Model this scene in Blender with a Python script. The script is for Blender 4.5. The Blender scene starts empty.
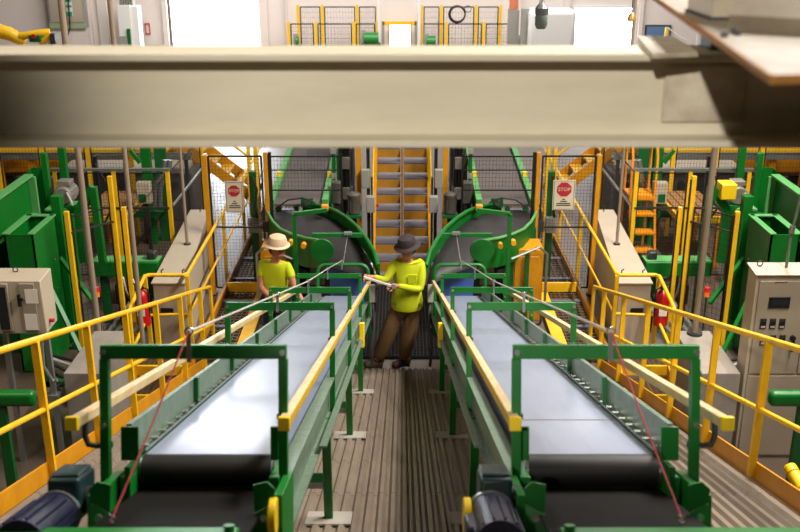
import bpy, bmesh, math, random
from mathutils import Vector, Matrix
random.seed(7)
V = Vector
sc = bpy.context.scene
COL = sc.collection

# ------------------------------------------------------------------ camera frame
CAMZ, FPX, PX0, PY0 = 5.5, 986.0, 402.0, 266.0
PITCH = math.radians(19.85)
FWD = V((0, math.cos(PITCH), -math.sin(PITCH)))
UPV = V((0, math.sin(PITCH), math.cos(PITCH)))
CAM = V((0, 0, CAMZ))
def ray(px, py):
    return FWD + V((1, 0, 0))*((px-PX0)/FPX) + UPV*((PY0-py)/FPX)
def P(px, py, d):            # the point d metres ahead of the standing place
    r = ray(px, py); return CAM + r*(d/r.y)
def PZ(px, py, z):           # the point at height z
    r = ray(px, py); return CAM + r*((z-CAMZ)/r.z)
# sloping ramp: distance s along it, height n square to it
SL = math.radians(17.643); CS, SS = math.cos(SL), math.sin(SL)
RDIR = V((0, CS, -SS)); RNRM = V((0, SS, CS)); RX = V((1, 0, 0))
def RF(x, s, n):
    return V((x, (s-.568)*CS + n*SS, 3.62-(s-.568)*SS + n*CS))
def ramp_z(y): return 3.62 - y*math.tan(SL)

# ------------------------------------------------------------------ materials
def lin(c):
    out = []
    for v in c[:3]:
        v /= 255.0
        out.append(v/12.92 if v <= .04045 else ((v+.055)/1.055)**2.4)
    return tuple(out)
MATS = {}
def mat(name, rgb, rough=.5, metal=0, dirt=.25, scale=6, dirt_rgb=None, emit=0, bump=0, spec=.5, stretch=None, coat=0):
    m = bpy.data.materials.new(name); m.use_nodes = True
    nt = m.node_tree; b = nt.nodes['Principled BSDF']
    c = lin(rgb)
    b.inputs['Roughness'].default_value = rough
    b.inputs['Metallic'].default_value = metal
    b.inputs['Specular IOR Level'].default_value = spec
    if coat: b.inputs['Coat Weight'].default_value = coat
    if dirt > 0:
        tc = nt.nodes.new('ShaderNodeTexCoord')
        mp = nt.nodes.new('ShaderNodeMapping')
        if stretch: mp.inputs['Scale'].default_value = stretch
        nz = nt.nodes.new('ShaderNodeTexNoise'); nz.inputs['Scale'].default_value = scale
        nz.inputs['Detail'].default_value = 6; nz.inputs['Roughness'].default_value = .65
        rp = nt.nodes.new('ShaderNodeValToRGB')
        rp.color_ramp.elements[0].position = .35; rp.color_ramp.elements[1].position = .68
        dc = lin(dirt_rgb) if dirt_rgb else tuple(v*.55 for v in c)
        mixc = tuple(c[i]*(1-dirt)+dc[i]*dirt for i in range(3))
        rp.color_ramp.elements[0].color = (*mixc, 1); rp.color_ramp.elements[1].color = (*c, 1)
        nt.links.new(tc.outputs['Object'], mp.inputs['Vector'])
        nt.links.new(mp.outputs[0], nz.inputs['Vector'])
        nt.links.new(nz.outputs['Fac'], rp.inputs['Fac'])
        nt.links.new(rp.outputs['Color'], b.inputs['Base Color'])
        if bump:
            bp = nt.nodes.new('ShaderNodeBump'); bp.inputs['Strength'].default_value = bump
            bp.inputs['Distance'].default_value = .01
            nt.links.new(nz.outputs['Fac'], bp.inputs['Height'])
            nt.links.new(bp.outputs[0], b.inputs['Normal'])
    else:
        b.inputs['Base Color'].default_value = (*c, 1)
    if emit:
        b.inputs['Emission Color'].default_value = (*c, 1); b.inputs['Emission Strength'].default_value = emit
    MATS[name] = m; return m
GREEN = mat('green_paint', (3, 110, 30), .42, dirt=.35, scale=9)
GREENL = mat('light_green_paint', (70, 160, 78), .5, dirt=.5, scale=14, dirt_rgb=(120, 150, 110))
GREEND = mat('dark_green_paint', (10, 92, 36), .5, dirt=.3)
YEL = mat('yellow_paint', (244, 192, 26), .4, dirt=.25, scale=8, dirt_rgb=(170, 110, 15))
ORNG = mat('amber_yellow_paint', (214, 146, 12), .45, dirt=.35, scale=5, dirt_rgb=(150, 92, 10))
YBRT = mat('bright_yellow_paint', (244, 205, 24), .4, dirt=.1)
OYEL = mat('orange_ladder_paint', (238, 150, 20), .45, dirt=.2)
WOOD = mat('worn_wood_rail', (212, 196, 158), .42, dirt=.7, scale=26, dirt_rgb=(190, 152, 84), stretch=(1, .12, 1))
YWOOD = mat('varnished_yellow_side', (216, 172, 34), .45, dirt=.4, scale=20, stretch=(1, .15, 1))
GALV = mat('galvanised_steel', (168, 172, 168), .38, metal=.75, dirt=.45, scale=22)
GALVG = mat('scuffed_grey_green_steel', (120, 140, 122), .45, metal=.35, dirt=.5, scale=16, dirt_rgb=(70, 96, 70))
SILV = mat('bright_bolt_steel', (200, 202, 200), .25, metal=.9, dirt=0)
STEEL = mat('dark_steel', (66, 66, 66), .5, metal=.5, dirt=.3)
BLACK = mat('black_powder_coat', (22, 22, 22), .5, dirt=0)
BLKR = mat('black_rubber', (26, 23, 22), .6, dirt=.3, scale=30, stretch=(1, 1, .2))
PAN = mat('near_black_pan', (14, 12, 9), .8, dirt=.3, spec=.15)  # kept near black so it stays dark under the roof light
BELT = mat('pale_slick_belt', (140, 148, 168), .31, dirt=.3, scale=7, dirt_rgb=(104, 113, 138), stretch=(3, .06, 1), spec=1.0)
BELTBLU = mat('blue_belt_glow', (84, 126, 220), .5, dirt=.2)  # blue glow at the belt ends put into the colour
BELTG = mat('grey_brown_belt', (96, 86, 82), .6, dirt=.4, scale=12, stretch=(5, .15, 1))
BELTC = mat('dark_grey_curve_belt', (46, 43, 44), .55, dirt=.4, scale=6)
CREAM = mat('cream_beam_paint', (214, 205, 180), .48, dirt=.22, scale=4, dirt_rgb=(150, 132, 100), stretch=(.6, 3, 3))
CREAMD = mat('scraped_cream_paint', (212, 201, 178), .6, dirt=.55, scale=9, dirt_rgb=(120, 92, 66))
RUST = mat('rusty_cut_edge', (160, 108, 46), .7, dirt=.4, scale=20)
BEIGE = mat('beige_enamel', (186, 172, 150), .5, dirt=.2, scale=3)
BEIGED = mat('beige_enamel_door', (164, 150, 130), .5, dirt=.15, scale=3)
GREYB = mat('grey_enclosure', (150, 148, 138), .5, dirt=.2)
CONC = mat('concrete_block', (150, 140, 128), .85, dirt=.4, scale=6)
FLOORM = mat('worn_concrete_floor', (102, 88, 76), .32, dirt=.5, scale=.8, dirt_rgb=(72, 60, 52))
RAMPM = mat('scuffed_ramp_deck', (138, 124, 108), .42, metal=.15, dirt=.5, scale=3, dirt_rgb=(108, 92, 80), stretch=(3, 1, 1))
PAD = mat('pale_grout', (160, 152, 140), .8, dirt=.35, scale=10)
GRATE = mat('brown_steel_grating', (112, 92, 70), .42, metal=.45, dirt=.3)
WALLM = mat('warm_grey_wall_panel', (222, 210, 201), .7, dirt=.1, scale=.6)
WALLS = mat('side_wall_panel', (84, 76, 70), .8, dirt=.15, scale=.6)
WHITE = mat('white_enamel', (225, 222, 216), .5, dirt=.08)
PAPER = mat('paper', (244, 236, 222), .8, dirt=.15, scale=18)
REDM = mat('red_enamel', (190, 18, 26), .35, dirt=.15)
CORD = mat('red_cord', (172, 46, 54), .6, dirt=.2, scale=60)
CABLE = mat('grey_cable', (176, 170, 164), .5, dirt=0)
NAVY = mat('navy_motor_paint', (24, 27, 54), .45, dirt=.3)
TEAL = mat('dark_teal_gearbox', (18, 48, 50), .45, dirt=.3)
MOTG = mat('grey_motor_casting', (138, 130, 122), .5, metal=.2, dirt=.5, scale=14)
MOTD = mat('dusty_dark_motor', (88, 82, 76), .6, dirt=.5, scale=12)
LIME = mat('lime_work_shirt', (190, 198, 8), .85, dirt=.25, scale=9, dirt_rgb=(150, 170, 6))
BROWN = mat('brown_canvas_trousers', (108, 80, 46), .9, dirt=.35, scale=9)
BOOT = mat('brown_leather_boot', (66, 44, 30), .7, dirt=.3)
NAVYT = mat('navy_trousers', (34, 36, 54), .9, dirt=.2)
SKIN = mat('skin', (190, 122, 96), .6, dirt=.12, scale=14)
HATD = mat('dark_patterned_hat', (58, 46, 46), .8, dirt=.7, scale=34, dirt_rgb=(20, 18, 20))
HATL = mat('pale_hard_hat', (214, 186, 150), .5, dirt=.2, scale=10)
HAIR = mat('dark_hair', (40, 28, 22), .8, dirt=0)
GLASS = mat('dark_glass', (34, 40, 44), .12, dirt=0)
BLUEG = mat('blue_window_glass', (96, 124, 160), .2, dirt=.1)
LUMB = mat('sawn_lumber', (168, 120, 72), .8, dirt=.5, scale=7, stretch=(1, 6, 6))
LUMBD = mat('brown_timber', (120, 82, 44), .8, dirt=.5, scale=5)
SIGNW = mat('sign_cream_face', (204, 192, 168), .6, dirt=.08)
SIGNR = mat('stop_red', (168, 34, 44), .5, dirt=0)
INK = mat('ink', (52, 42, 40), .7, dirt=0)
AMBER = mat('amber_lens', (240, 120, 20), .3, dirt=0, emit=.3)
REDL = mat('red_lens', (220, 26, 20), .3, dirt=0, emit=.3)
GREENS = mat('green_sign_paint', (30, 150, 100), .5, dirt=0)
TREAD = mat('skylit_blue_tread_plate', (112, 118, 136), .35, metal=.5, dirt=.35, scale=12)  # bluish skylight reflection put into the base colour

# ------------------------------------------------------------------ mesh builder
def frame(d):
    d = d.normalized()
    up = V((0, 0, 1)) if abs(d.z) < .95 else V((0, 1, 0))
    a = d.cross(up).normalized(); b = a.cross(d).normalized()
    return a, b
class MB:
    def __init__(s): s.v = []; s.f = []
    def add(s, vs, fs):
        o = len(s.v); s.v += [V(v) for v in vs]; s.f += [tuple(i+o for i in f) for f in fs]; return s
    def hexa(s, p):
        return s.add(p, [(0,3,2,1),(4,5,6,7),(0,1,5,4),(1,2,6,5),(2,3,7,6),(3,0,4,7)])
    def box(s, x0, x1, y0, y1, z0, z1):
        x0, x1 = min(x0,x1), max(x0,x1); y0, y1 = min(y0,y1), max(y0,y1); z0, z1 = min(z0,z1), max(z0,z1)
        return s.hexa([(x0,y0,z0),(x1,y0,z0),(x1,y1,z0),(x0,y1,z0),(x0,y0,z1),(x1,y0,z1),(x1,y1,z1),(x0,y1,z1)])
    def rbox(s, x0, x1, s0, s1, n0, n1):          # a box square to the ramp
        x0, x1 = min(x0,x1), max(x0,x1)
        q = [(x0,s0,n0),(x1,s0,n0),(x1,s1,n0),(x0,s1,n0),(x0,s0,n1),(x1,s0,n1),(x1,s1,n1),(x0,s1,n1)]
        return s.hexa([RF(*c) for c in q])
    def bar(s, p, q, w, h=None, up=None):
        h = h or w; p = V(p); q = V(q); d = (q-p).normalized()
        if up is None: a, b = frame(d)
        else:
            a = d.cross(V(up)).normalized(); b = a.cross(d).normalized()
        a = a*w/2; b = b*h/2
        return s.hexa([p-a-b, p+a-b, q+a-b, q-a-b, p-a+b, p+a+b, q+a+b, q-a+b])
    def tube(s, pts, r, n=10, cap=True):
        pts = [V(p) for p in pts]; rings = []
        o = len(s.v); pa = None
        for i, p in enumerate(pts):
            if i == 0: d = pts[1]-p
            elif i == len(pts)-1: d = p-pts[i-1]
            else: d = (pts[i+1]-p).normalized() + (p-pts[i-1]).normalized()
            if pa is None: a, b = frame(d)
            else:
                dn = d.normalized(); a = (pa - dn*pa.dot(dn)).normalized(); b = dn.cross(a)*-1; b = a.cross(dn)
            pa = a
            rr = r[i] if isinstance(r, (list, tuple)) else r
            for k in range(n):
                t = 2*math.pi*k/n; s.v.append(p + a*rr*math.cos(t) + b*rr*math.sin(t))
        m = len(pts)
        for i in range(m-1):
            for k in range(n):
                k2 = (k+1) % n
                s.f.append((o+i*n+k, o+i*n+k2, o+(i+1)*n+k2, o+(i+1)*n+k))
        if cap:
            s.f.append(tuple(o+k for k in range(n))[::-1]); s.f.append(tuple(o+(m-1)*n+k for k in range(n)))
        return s
    def cyl(s, p, q, r, n=16): return s.tube([p, q], r, n)
    def prism(s, poly, ext):
        poly = [V(p) for p in poly]; ext = V(ext); n = len(poly)
        vs = poly + [p+ext for p in poly]
        fs = [tuple(range(n))[::-1], tuple(range(n, 2*n))] + [(i, (i+1) % n, n+(i+1) % n, n+i) for i in range(n)]
        return s.add(vs, fs)
    def strip(s, A, B, th):                        # sheet between two polylines, thickness along th
        th = V(th); n = len(A); o = len(s.v)
        for a, b in zip(A, B): s.v += [V(a), V(b), V(b)+th, V(a)+th]
        for i in range(n-1):
            for k in range(4):
                k2 = (k+1) % 4
                s.f.append((o+i*4+k, o+(i+1)*4+k, o+(i+1)*4+k2, o+i*4+k2))
        s.f.append((o, o+1, o+2, o+3)); e = o+(n-1)*4; s.f.append((e+3, e+2, e+1, e)); return s
    def lathe(s, c, prof, n=20, axis=(0,0,1), sx=1, sy=1):
        ax = V(axis).normalized(); a, b = frame(ax); c = V(c); o = len(s.v)
        for r, h in prof:
            for k in range(n):
                t = 2*math.pi*k/n; s.v.append(c + ax*h + a*(r*sx*math.cos(t)) + b*(r*sy*math.sin(t)))
        for i in range(len(prof)-1):
            for k in range(n):
                k2 = (k+1) % n
                s.f.append((o+i*n+k, o+i*n+k2, o+(i+1)*n+k2, o+(i+1)*n+k))
        s.f.append(tuple(o+k for k in range(n))[::-1]); s.f.append(tuple(o+(len(prof)-1)*n+k for k in range(n))); return s
    def ball(s, c, r, n=12, sc_=(1,1,1)):
        prof = []; c = V(c); o = len(s.v); m = n//2
        s.v.append(c + V((0,0,-r*sc_[2])))
        for i in range(1, m):
            ph = math.pi*i/m - math.pi/2
            for k in range(n):
                t = 2*math.pi*k/n
                s.v.append(c + V((r*sc_[0]*math.cos(ph)*math.cos(t), r*sc_[1]*math.cos(ph)*math.sin(t), r*sc_[2]*math.sin(ph))))
        s.v.append(c + V((0,0,r*sc_[2]))); e = len(s.v)-1
        for k in range(n):
            k2 = (k+1) % n
            s.f.append((o, o+1+k2, o+1+k)); s.f.append((e, e-n+k, e-n+k2))
            for i in range(m-2):
                s.f.append((o+1+i*n+k, o+1+i*n+k2, o+1+(i+1)*n+k2, o+1+(i+1)*n+k))
        return s
    def torus(s, c, R, r, axis=(0,0,1), n=24, m=8):
        a, b = frame(V(axis)); c = V(c); ax = V(axis).normalized(); o = len(s.v)
        for i in range(n):
            t = 2*math.pi*i/n; d = a*math.cos(t)+b*math.sin(t)
            for k in range(m):
                p = 2*math.pi*k/m; s.v.append(c + d*(R+r*math.cos(p)) + ax*(r*math.sin(p)))
        for i in range(n):
            for k in range(m):
                i2, k2 = (i+1) % n, (k+1) % m
                s.f.append((o+i*m+k, o+i2*m+k, o+i2*m+k2, o+i*m+k2))
        return s
    def grid(s, p, u, v, nu, nv, r):                # square wire mesh
        p, u, v = V(p), V(u), V(v)
        for i in range(nu+1): a = p+u*(i/nu); s.bar(a, a+v, r)
        for j in range(nv+1): a = p+v*(j/nv); s.bar(a, a+u, r)
        return s
    def build(s, name, m, parent=None, bevel=0, smooth=True, seg=2):
        root = V((0,0,0)); o_loc = None
        if parent is not None:
            q = parent
            while q.parent: q = q.parent
            root = V(q.location)
        else:
            xs = [v.x for v in s.v]; ys = [v.y for v in s.v]; zs = [v.z for v in s.v]
            root = V(((min(xs)+max(xs))/2, (min(ys)+max(ys))/2, min(zs)))
        me = bpy.data.meshes.new(name); me.from_pydata([v-root for v in s.v], [], s.f); me.update()
        bm = bmesh.new(); bm.from_mesh(me); bmesh.ops.recalc_face_normals(bm, faces=bm.faces); bm.to_mesh(me); bm.free()
        if smooth:
            me.polygons.foreach_set('use_smooth', [True]*len(me.polygons)); me.set_sharp_from_angle(angle=math.radians(35))
        me.materials.append(m)
        o = bpy.data.objects.new(name, me); COL.objects.link(o)
        if parent is None: o.location = root
        else: o.parent = parent
        if bevel:
            b = o.modifiers.new('bevel', 'BEVEL'); b.width = bevel; b.segments = seg; b.limit_method = 'ANGLE'; b.harden_normals = False
        return o
def tag(o, label, cat, group=None):
    o['label'] = label; o['category'] = cat
    if group: o['group'] = group
    return o
def thing(name, label, cat, loc, group=None):
    o = bpy.data.objects.new(name, None); COL.objects.link(o); o.location = loc; o.empty_display_size = .2
    return tag(o, label, cat, group)
def struct(o): o['kind'] = 'structure'; return o
def text_mesh(name, body, size, loc, m, parent, depth=.002):
    cu = bpy.data.curves.new(name, 'FONT'); cu.body = body; cu.size = size; cu.align_x = 'CENTER'; cu.align_y = 'CENTER'; cu.extrude = depth
    t = bpy.data.objects.new(name, cu); COL.objects.link(t)
    bpy.context.view_layer.update()
    me = bpy.data.meshes.new_from_object(t.evaluated_get(bpy.context.evaluated_depsgraph_get()))
    bpy.data.objects.remove(t)
    q = parent
    while q.parent: q = q.parent
    me.transform(Matrix.Translation(V(loc)-V(q.location)) @ Matrix.Rotation(math.pi/2, 4, 'X'))
    me.materials.clear(); me.materials.append(m)
    o = bpy.data.objects.new(name, me); COL.objects.link(o); o.parent = parent
    return o
SIDE = {-1: 'left', 1: 'right'}

# ------------------------------------------------------------------ the setting
WB, WX, CEIL = 43.5, 19.0, 11.0
struct(MB().box(-WX, WX, -12, WB, -.3, -.02).build('floor', FLOORM))
struct(MB().box(-WX, WX, -12, WB, CEIL, CEIL+.2).build('ceiling', WALLS))
struct(MB().box(-WX-.3, -WX, -12, WB, -.3, CEIL).build('wall_left', WALLS))
struct(MB().box(WX, WX+.3, -12, WB, -.3, CEIL).build('wall_right', WALLS))
struct(MB().box(-WX, WX, -12.3, -12, -.3, CEIL).build('wall_front', WALLS))
# the far wall with its three door openings
D1 = (P(170,40,WB).x, P(260,40,WB).x, 4.6)
D2 = (P(390,40,WB).x, P(410,40,WB).x, P(400,25,WB).z)
D3 = (P(573,40,WB).x, P(632,40,WB).x, P(600,8,WB).z)
w = MB(); xs = [-WX, D1[0], D1[1], D2[0], D2[1], D3[0], D3[1], WX]
tops = [None, D1[2], None, D2[2], None, D3[2], None]
for i in range(7):
    z0 = -.3 if tops[i] is None else tops[i]
    w.box(xs[i], xs[i+1], WB, WB+.25, z0, CEIL)
struct(w.build('wall_back', WALLM, smooth=False))
for i, D in enumerate((D1, D2, D3)):
    f = MB(); t = .12 if i != 1 else .06
    f.box(D[0]-t, D[0], WB-.06, WB+.28, -.02, D[2]+t); f.box(D[1], D[1]+t, WB-.06, WB+.28, -.02, D[2]+t); f.box(D[0], D[1], WB-.06, WB+.28, D[2], D[2]+t)
    struct(f.build('door_%d' % (i+1), WHITE if i != 1 else YEL))
struct(MB().box(-30, 30, WB+.26, 90, -.3, -.03).build('ground_outside', mat('sunlit_yard', (225, 225, 222), .9, dirt=.05)))
for i, (px, wd) in enumerate(((90, 5), (104, 9), (166, 5), (264, 8), (516, 8), (566, 6), (640, 4), (287, 1.5))):
    a, b = P(px-wd/2, 20, WB).x, P(px+wd/2, 20, WB).x
    struct(MB().box(a, b, WB-.18, WB, -.02, 8).build('trim_%d' % (i+1), WALLM))

# the ramp between the guard rails: ribbed deck in panels
RW = 2.5; S_TOP, S_END = 1.0, 12.51
b = MB(); s0 = S_TOP; per = .0775
while s0 < S_END-.02:
    s1 = min(s0+.93, S_END)
    b.rbox(-RW, RW, s0+.004, s1-.004, -.05, -.012)
    k = int(RW*2/per)
    for i in range(k):
        x = -RW + (i+.5)*per
        c = [(x-.03,0),(x-.012,.024),(x+.012,.024),(x+.03,0)]
        b.prism([RF(cx, s0+.004, cn-.0125) for cx, cn in c], RDIR*(s1-s0-.008))
    s0 = s1
o = struct(b.build('floor_ramp', RAMPM, smooth=False))
b = MB()
for x in (-2.4, -1.5, -.6, .6, 1.5, 2.4): b.rbox(x-.04, x+.04, S_TOP, 11.9, -.2, -.052)
struct(b.build('trim_9', STEEL))

# ------------------------------------------------------------------ overhead beam (seen over its top flange)
zt, zb, y0, y1 = 5.183, 4.96, 2.335, 2.5
t = thing('steel_beam', 'long cream painted steel I-beam crossing overhead in front of the conveyors', 'beam', (0, 2.42, zb))
fl = .017
MB().box(-1.6, 1.6, y0, y1, zt-fl, zt).build('top_flange', CREAM, t, bevel=.003)
MB().box(-1.6, 1.6, y0, y1, zb, zb+fl).build('bottom_flange', CREAM, t, bevel=.003)
MB().box(-1.6, 1.6, 2.412, 2.422, zb+fl, zt-fl).build('web', CREAM, t)
a, c = P(666, 66, 2.405), P(742, 122, 2.405)
MB().box(a.x, c.x, 2.4, 2.412, c.z, a.z).build('patch_plate', CREAMD, t, bevel=.003)
MB().prism([PZ(637,41,zt+.001), PZ(672,40,zt+.001), PZ(699,57,zt+.001), PZ(652,59,zt+.001)], (0,0,.012)).build('welded_tab', CREAMD, t, bevel=.002)
GUSS = mat('weathered_gusset_paint', (146, 136, 117), .65, dirt=.6, scale=7, dirt_rgb=(112, 92, 70))
# gusset of the brace that comes down to the beam
zg = 5.27
t = thing('brace_gusset', 'scraped cream gusset plate with rusty edge above the right end of the beam', 'steel plate', (.75, 2.2, zg))
poly = [PZ(640,-14,zg), PZ(772,75,zg), PZ(830,73,zg), PZ(990,20,zg), PZ(990,-14,zg)]
MB().prism(poly, (0,0,-.012)).build('plate', GUSS, t, bevel=.002)
e = MB(); q = [p+V((0,-.002,-.0125)) for p in poly[:3]]
for p1, p2 in ((0,1),(1,2)): e.bar(q[p1]+V((0,0,.006)), q[p2]+V((0,0,.006)), .006, .0135)
e.build('cut_edge', RUST, t)
MB().box(.74, 1.5, 2.40, 2.49, zt, zg-.012).build('dark_recess_block', BLACK, t)  # black stands in for the dark recess between beam and gusset
a, c = PZ(711,20,zg), PZ(748,20,zg)
MB().box(a.x, c.x, a.y, a.y+.2, zg+.004, zg+.6).build('square_post', BEIGE, t, bevel=.004)
MB().box(a.x-.004, c.x+.004, a.y-.004, a.y+.204, zg, zg+.006).build('weld_foot', STEEL, t)
MB().prism([PZ(734,14,zg), PZ(738,10,zg)+V((0,0,.0)), PZ(760,-30,zg), PZ(850,-30,zg), PZ(850,14,zg)], (0,0,.012)).build('dark_bracket', STEEL, t)
MB().bar(PZ(770,28,zg+.01), PZ(815,14,zg+.01)+V((.12,.25,.32)), .16, .05).build('diagonal_brace', GUSS, t)
for px, py in ((724,37),(735,33),(737,35),(755,28)):
    MB().cyl(PZ(px,py,zg), PZ(px,py,zg)+V((0,0,.009)), .007, 8).build('bolt', STEEL, t)

# ------------------------------------------------------------------ ramp conveyors
def arc_pts(c, r, a0, a1, n, ax, ay):
    return [V(c)+V(ax)*(r*math.cos(a0+(a1-a0)*i/n))+V(ay)*(r*math.sin(a0+(a1-a0)*i/n)) for i in range(n+1)]
HOOPS = [(3.55,1.37),(6.07,1.334),(8.06,1.308),(10.15,1.323),(12.55,1.325)]
def conveyor(sd):
    nm = SIDE[sd]
    t = thing('belt_conveyor', 'long sloping white belt conveyor with green hoops, on the %s of the aisle' % nm, 'conveyor', RF(sd*.75, 7, 0))
    X = lambda x: sd*x - (.016 if sd > 0 else 0)
    # belt: carried face, nose over the head roller
    NB = .94; r = .055; sN = 3.66; sE = 12.35
    b = MB()
    c = RF(0, sN, NB-r)
    prof = [RF(0, sE, NB), *[RF(0, sN+(sE-sN)*k/10, NB) for k in range(9, 0, -1)]] + [c + RNRM*(r*math.cos(q)) - RDIR*(r*math.sin(q)) for q in [math.pi*k/8 for k in range(9)]] + [RF(0, sE, NB-2*r)]
    b.strip([p+V((X(.482),0,0)) for p in prof], [p+V((X(.965),0,0)) for p in prof], (0,0,-.004))
    b.build('belt', BELT, t)
    if sd > 0: MB().rbox(X(.482), X(.965), 4.34, 4.352, NB+.0005, NB+.002).build('belt_seam', MOTG, t)
    MB().cyl(RF(X(.484), sN-.005, NB-r), RF(X(.963), sN-.005, NB-r), r+.006, 24).build('head_roller', BLKR, t)
    for x in (.472, .968): MB().cyl(RF(X(x), sN, NB-r), RF(X(x+.012), sN, NB-r), .05, 20).build('roller_collar', SILV, t)
    MB().cyl(RF(X(.482), sE, NB-r), RF(X(.965), sE, NB-r), r-.004, 20).build('tail_roller', BELTBLU, t)
    MB().rbox(X(.47), X(.975), 3.0, sE-.1, .6, .62).build('return_pan', PAN, t)
    MB().strip([RF(X(.47),3.64,.822),RF(X(.47),3.0,.855)],[RF(X(.975),3.64,.822),RF(X(.975),3.0,.855)],RNRM*-.006).build('dark_apron', PAN, t)  # added sheet, near black to darken the gap below the roller
    MB().rbox(X(.5), X(.95), sN+.1, sE-.1, .78, .815).build('slider_bed', GALV, t)
    # side channels
    f = MB().rbox(X(.415), X(.475), 3.5, 12.3, .86, .872); f.rbox(X(.455), X(.475), 3.5, 12.3, .66, .86); f.rbox(X(.415), X(.475), 3.5, 12.3, .648, .66)
    f.rbox(X(.378), X(.415), 4.9, 12.2, .69, .70)
    f.build('side_channel', GALVG, t)
    f = MB().rbox(X(.975), X(.995), 3.5, 12.3, .66, .935); f.rbox(X(.995), X(1.05), 3.5, 12.3, .648, .66); f.build('side_channel', GREEND, t)
    sk = MB().rbox(X(1.0), X(1.008), 3.62, 12.2, .93, 1.06); sk.rbox(X(1.0), X(1.02), 3.62, 12.2, 1.06, 1.068)
    sk = sk.build('skirt_board', GALVG, t)
    for s in (4.7, 5.7, 6.7, 7.7, 8.7, 9.7, 10.7): MB().rbox(X(.978), X(.9985), s, s+.03, .9, 1.075).build('stiffener', GREEND, sk)
    for x0, x1 in ((.452,.482),(.965,1.03)):
        MB().rbox(X(x0), X(x1), 3.58, 3.59, .94, 1.065).build('end_flap', GREEN, t, bevel=.003)
    n = 60
    ends = MB()
    ch = MB().rbox(X(.99), X(.996), 3.7, 12, .948, .956); ch.rbox(X(.968), X(.974), 3.7, 12, .948, .956)
    ch = ch.build('edge_chain', GALV, t)
    for i in range(n):
        s = 3.75 + i*.1375
        MB().cyl(RF(X(.969), s, .958), RF(X(.995), s, .958), .008, 6).build('link_pin', SILV, ch)
    # hoops
    for i, (s, nn) in enumerate(HOOPS):
        h = MB(); xa, xo = .43, 1.075
        if i < 4:
            h.rbox(X(xa-.012), X(xo+.012), s-.022, s+.022, nn-.05, nn)
            pc = 'crossbar'
            g = h.build('guard_hoop', GREEN, t, bevel=.003)
            for x in (xa, xo): MB().rbox(X(x-.016), X(x+.016), s-.02, s+.02, .62 if i else .8, nn-.05).build('hoop_post', GREEN, g, bevel=.002)
            for x in (xa, xo): MB().cyl(RF(X(x), s-.023, nn-.026), RF(X(x), s-.03, nn-.026), .011, 8).build('bolt', SILV, g)
            for x, ny in ((xa, 1.08), (xo, 1.08)): MB().cyl(RF(X(x), s-.022, ny), RF(X(x), s-.035, ny), .01, 8).build('bolt', SILV, g)
        else:
            R = .1; c1 = RF(X(xa+R), s, nn-R); c2 = RF(X(xo-R), s, nn-R)
            ax = V((sd,0,0))
            pts = [RF(X(xa), s, .6)] + arc_pts(c1, R, math.pi, math.pi/2, 5, ax, RNRM) + arc_pts(c2, R, math.pi/2, 0, 5, ax, RNRM) + [RF(X(xo), s, .6)]
            g = h.tube(pts, .024, 8).build('guard_hoop', GREEN, t)
        xm = .765
        clip = MB().rbox(X(xm-.008), X(xm+.008), s-.03, s-.022, nn-.06, nn+.045)
        clip.torus(RF(X(xm), s-.026, nn+.05), .014, .004, RDIR, 12, 6)
        clip.build('cord_clip', SILV, g)
    # wooden rub rails
    rr = MB().rbox(X(.396), X(.432), 3.45, 12.6, 1.085, 1.123).build('rub_rail', YWOOD, t, bevel=.004)
    MB().rbox(X(.398), X(.430), 3.47, 12.59, 1.1232, 1.1255).build('worn_top', WOOD, rr)
    MB().rbox(X(.393), X(.435), 3.425, 3.452, 1.080, 1.129).build('end_cap', YBRT, rr, bevel=.003)
    for s, nn in HOOPS[:4]: MB().cyl(RF(X(.40), s+.05, 1.1), RF(X(.46), s+.05, 1.1), .011, 8).build('bolt', SILV, rr)
    rr = MB().rbox(X(1.140), X(1.178), 3.45, 11.2, 1.086, 1.124).build('rub_rail', GALV if False else WOOD, t, bevel=.004)
    MB().rbox(X(1.137), X(1.181), 3.425, 3.452, 1.081, 1.130).build('end_cap', YBRT, rr, bevel=.003)
    for s, nn in HOOPS[:4]:
        MB().tube([RF(X(1.06), s+.03, 1.0), RF(X(1.12), s+.03, .995), RF(X(1.148), s+.03, 1.0), RF(X(1.16), s+.03, 1.03), RF(X(1.16), s+.03, 1.086)], .011, 8).build('hook_bracket', STEEL, rr)
    # pull cord
    pc = MB().tube([RF(X(.765), 3.52, HOOPS[0][1]+.05)] + [RF(X(.765), s-.026, nn+.05) for s, nn in HOOPS[1:]], .005, 6).build('pull_cord', CABLE, t)
    e1 = P(112 if sd < 0 else 682, 519, 2.66); e0 = RF(X(.765), 3.52, HOOPS[0][1]+.05)
    MB().tube([e1, e1.lerp(e0, .5)+V((0,0,-.01)), e0], .0034, 6).build('red_cord', CORD, pc)
    MB().torus(e1, .014, .003, (0.3,1,0.2), 14, 6).build('eye_bolt', SILV, pc)
    MB().tube([e1+V((0,0,-.014)), e1+V((0,.02,-.07))], .004, 6).build('eye_shank', SILV, pc)
    # head end: cross member, bent plates, bearing housings
    cm = MB().rbox(X(.50), X(1.56), 2.93, 3.0, .74, .872).build('cross_member', GREEN, t, bevel=.004)
    for x in (.525, 1.42): MB().cyl(RF(X(x), 2.96, .872), RF(X(x), 2.96, .89), .017, 14).build('boss', GREEN, cm)
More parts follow.
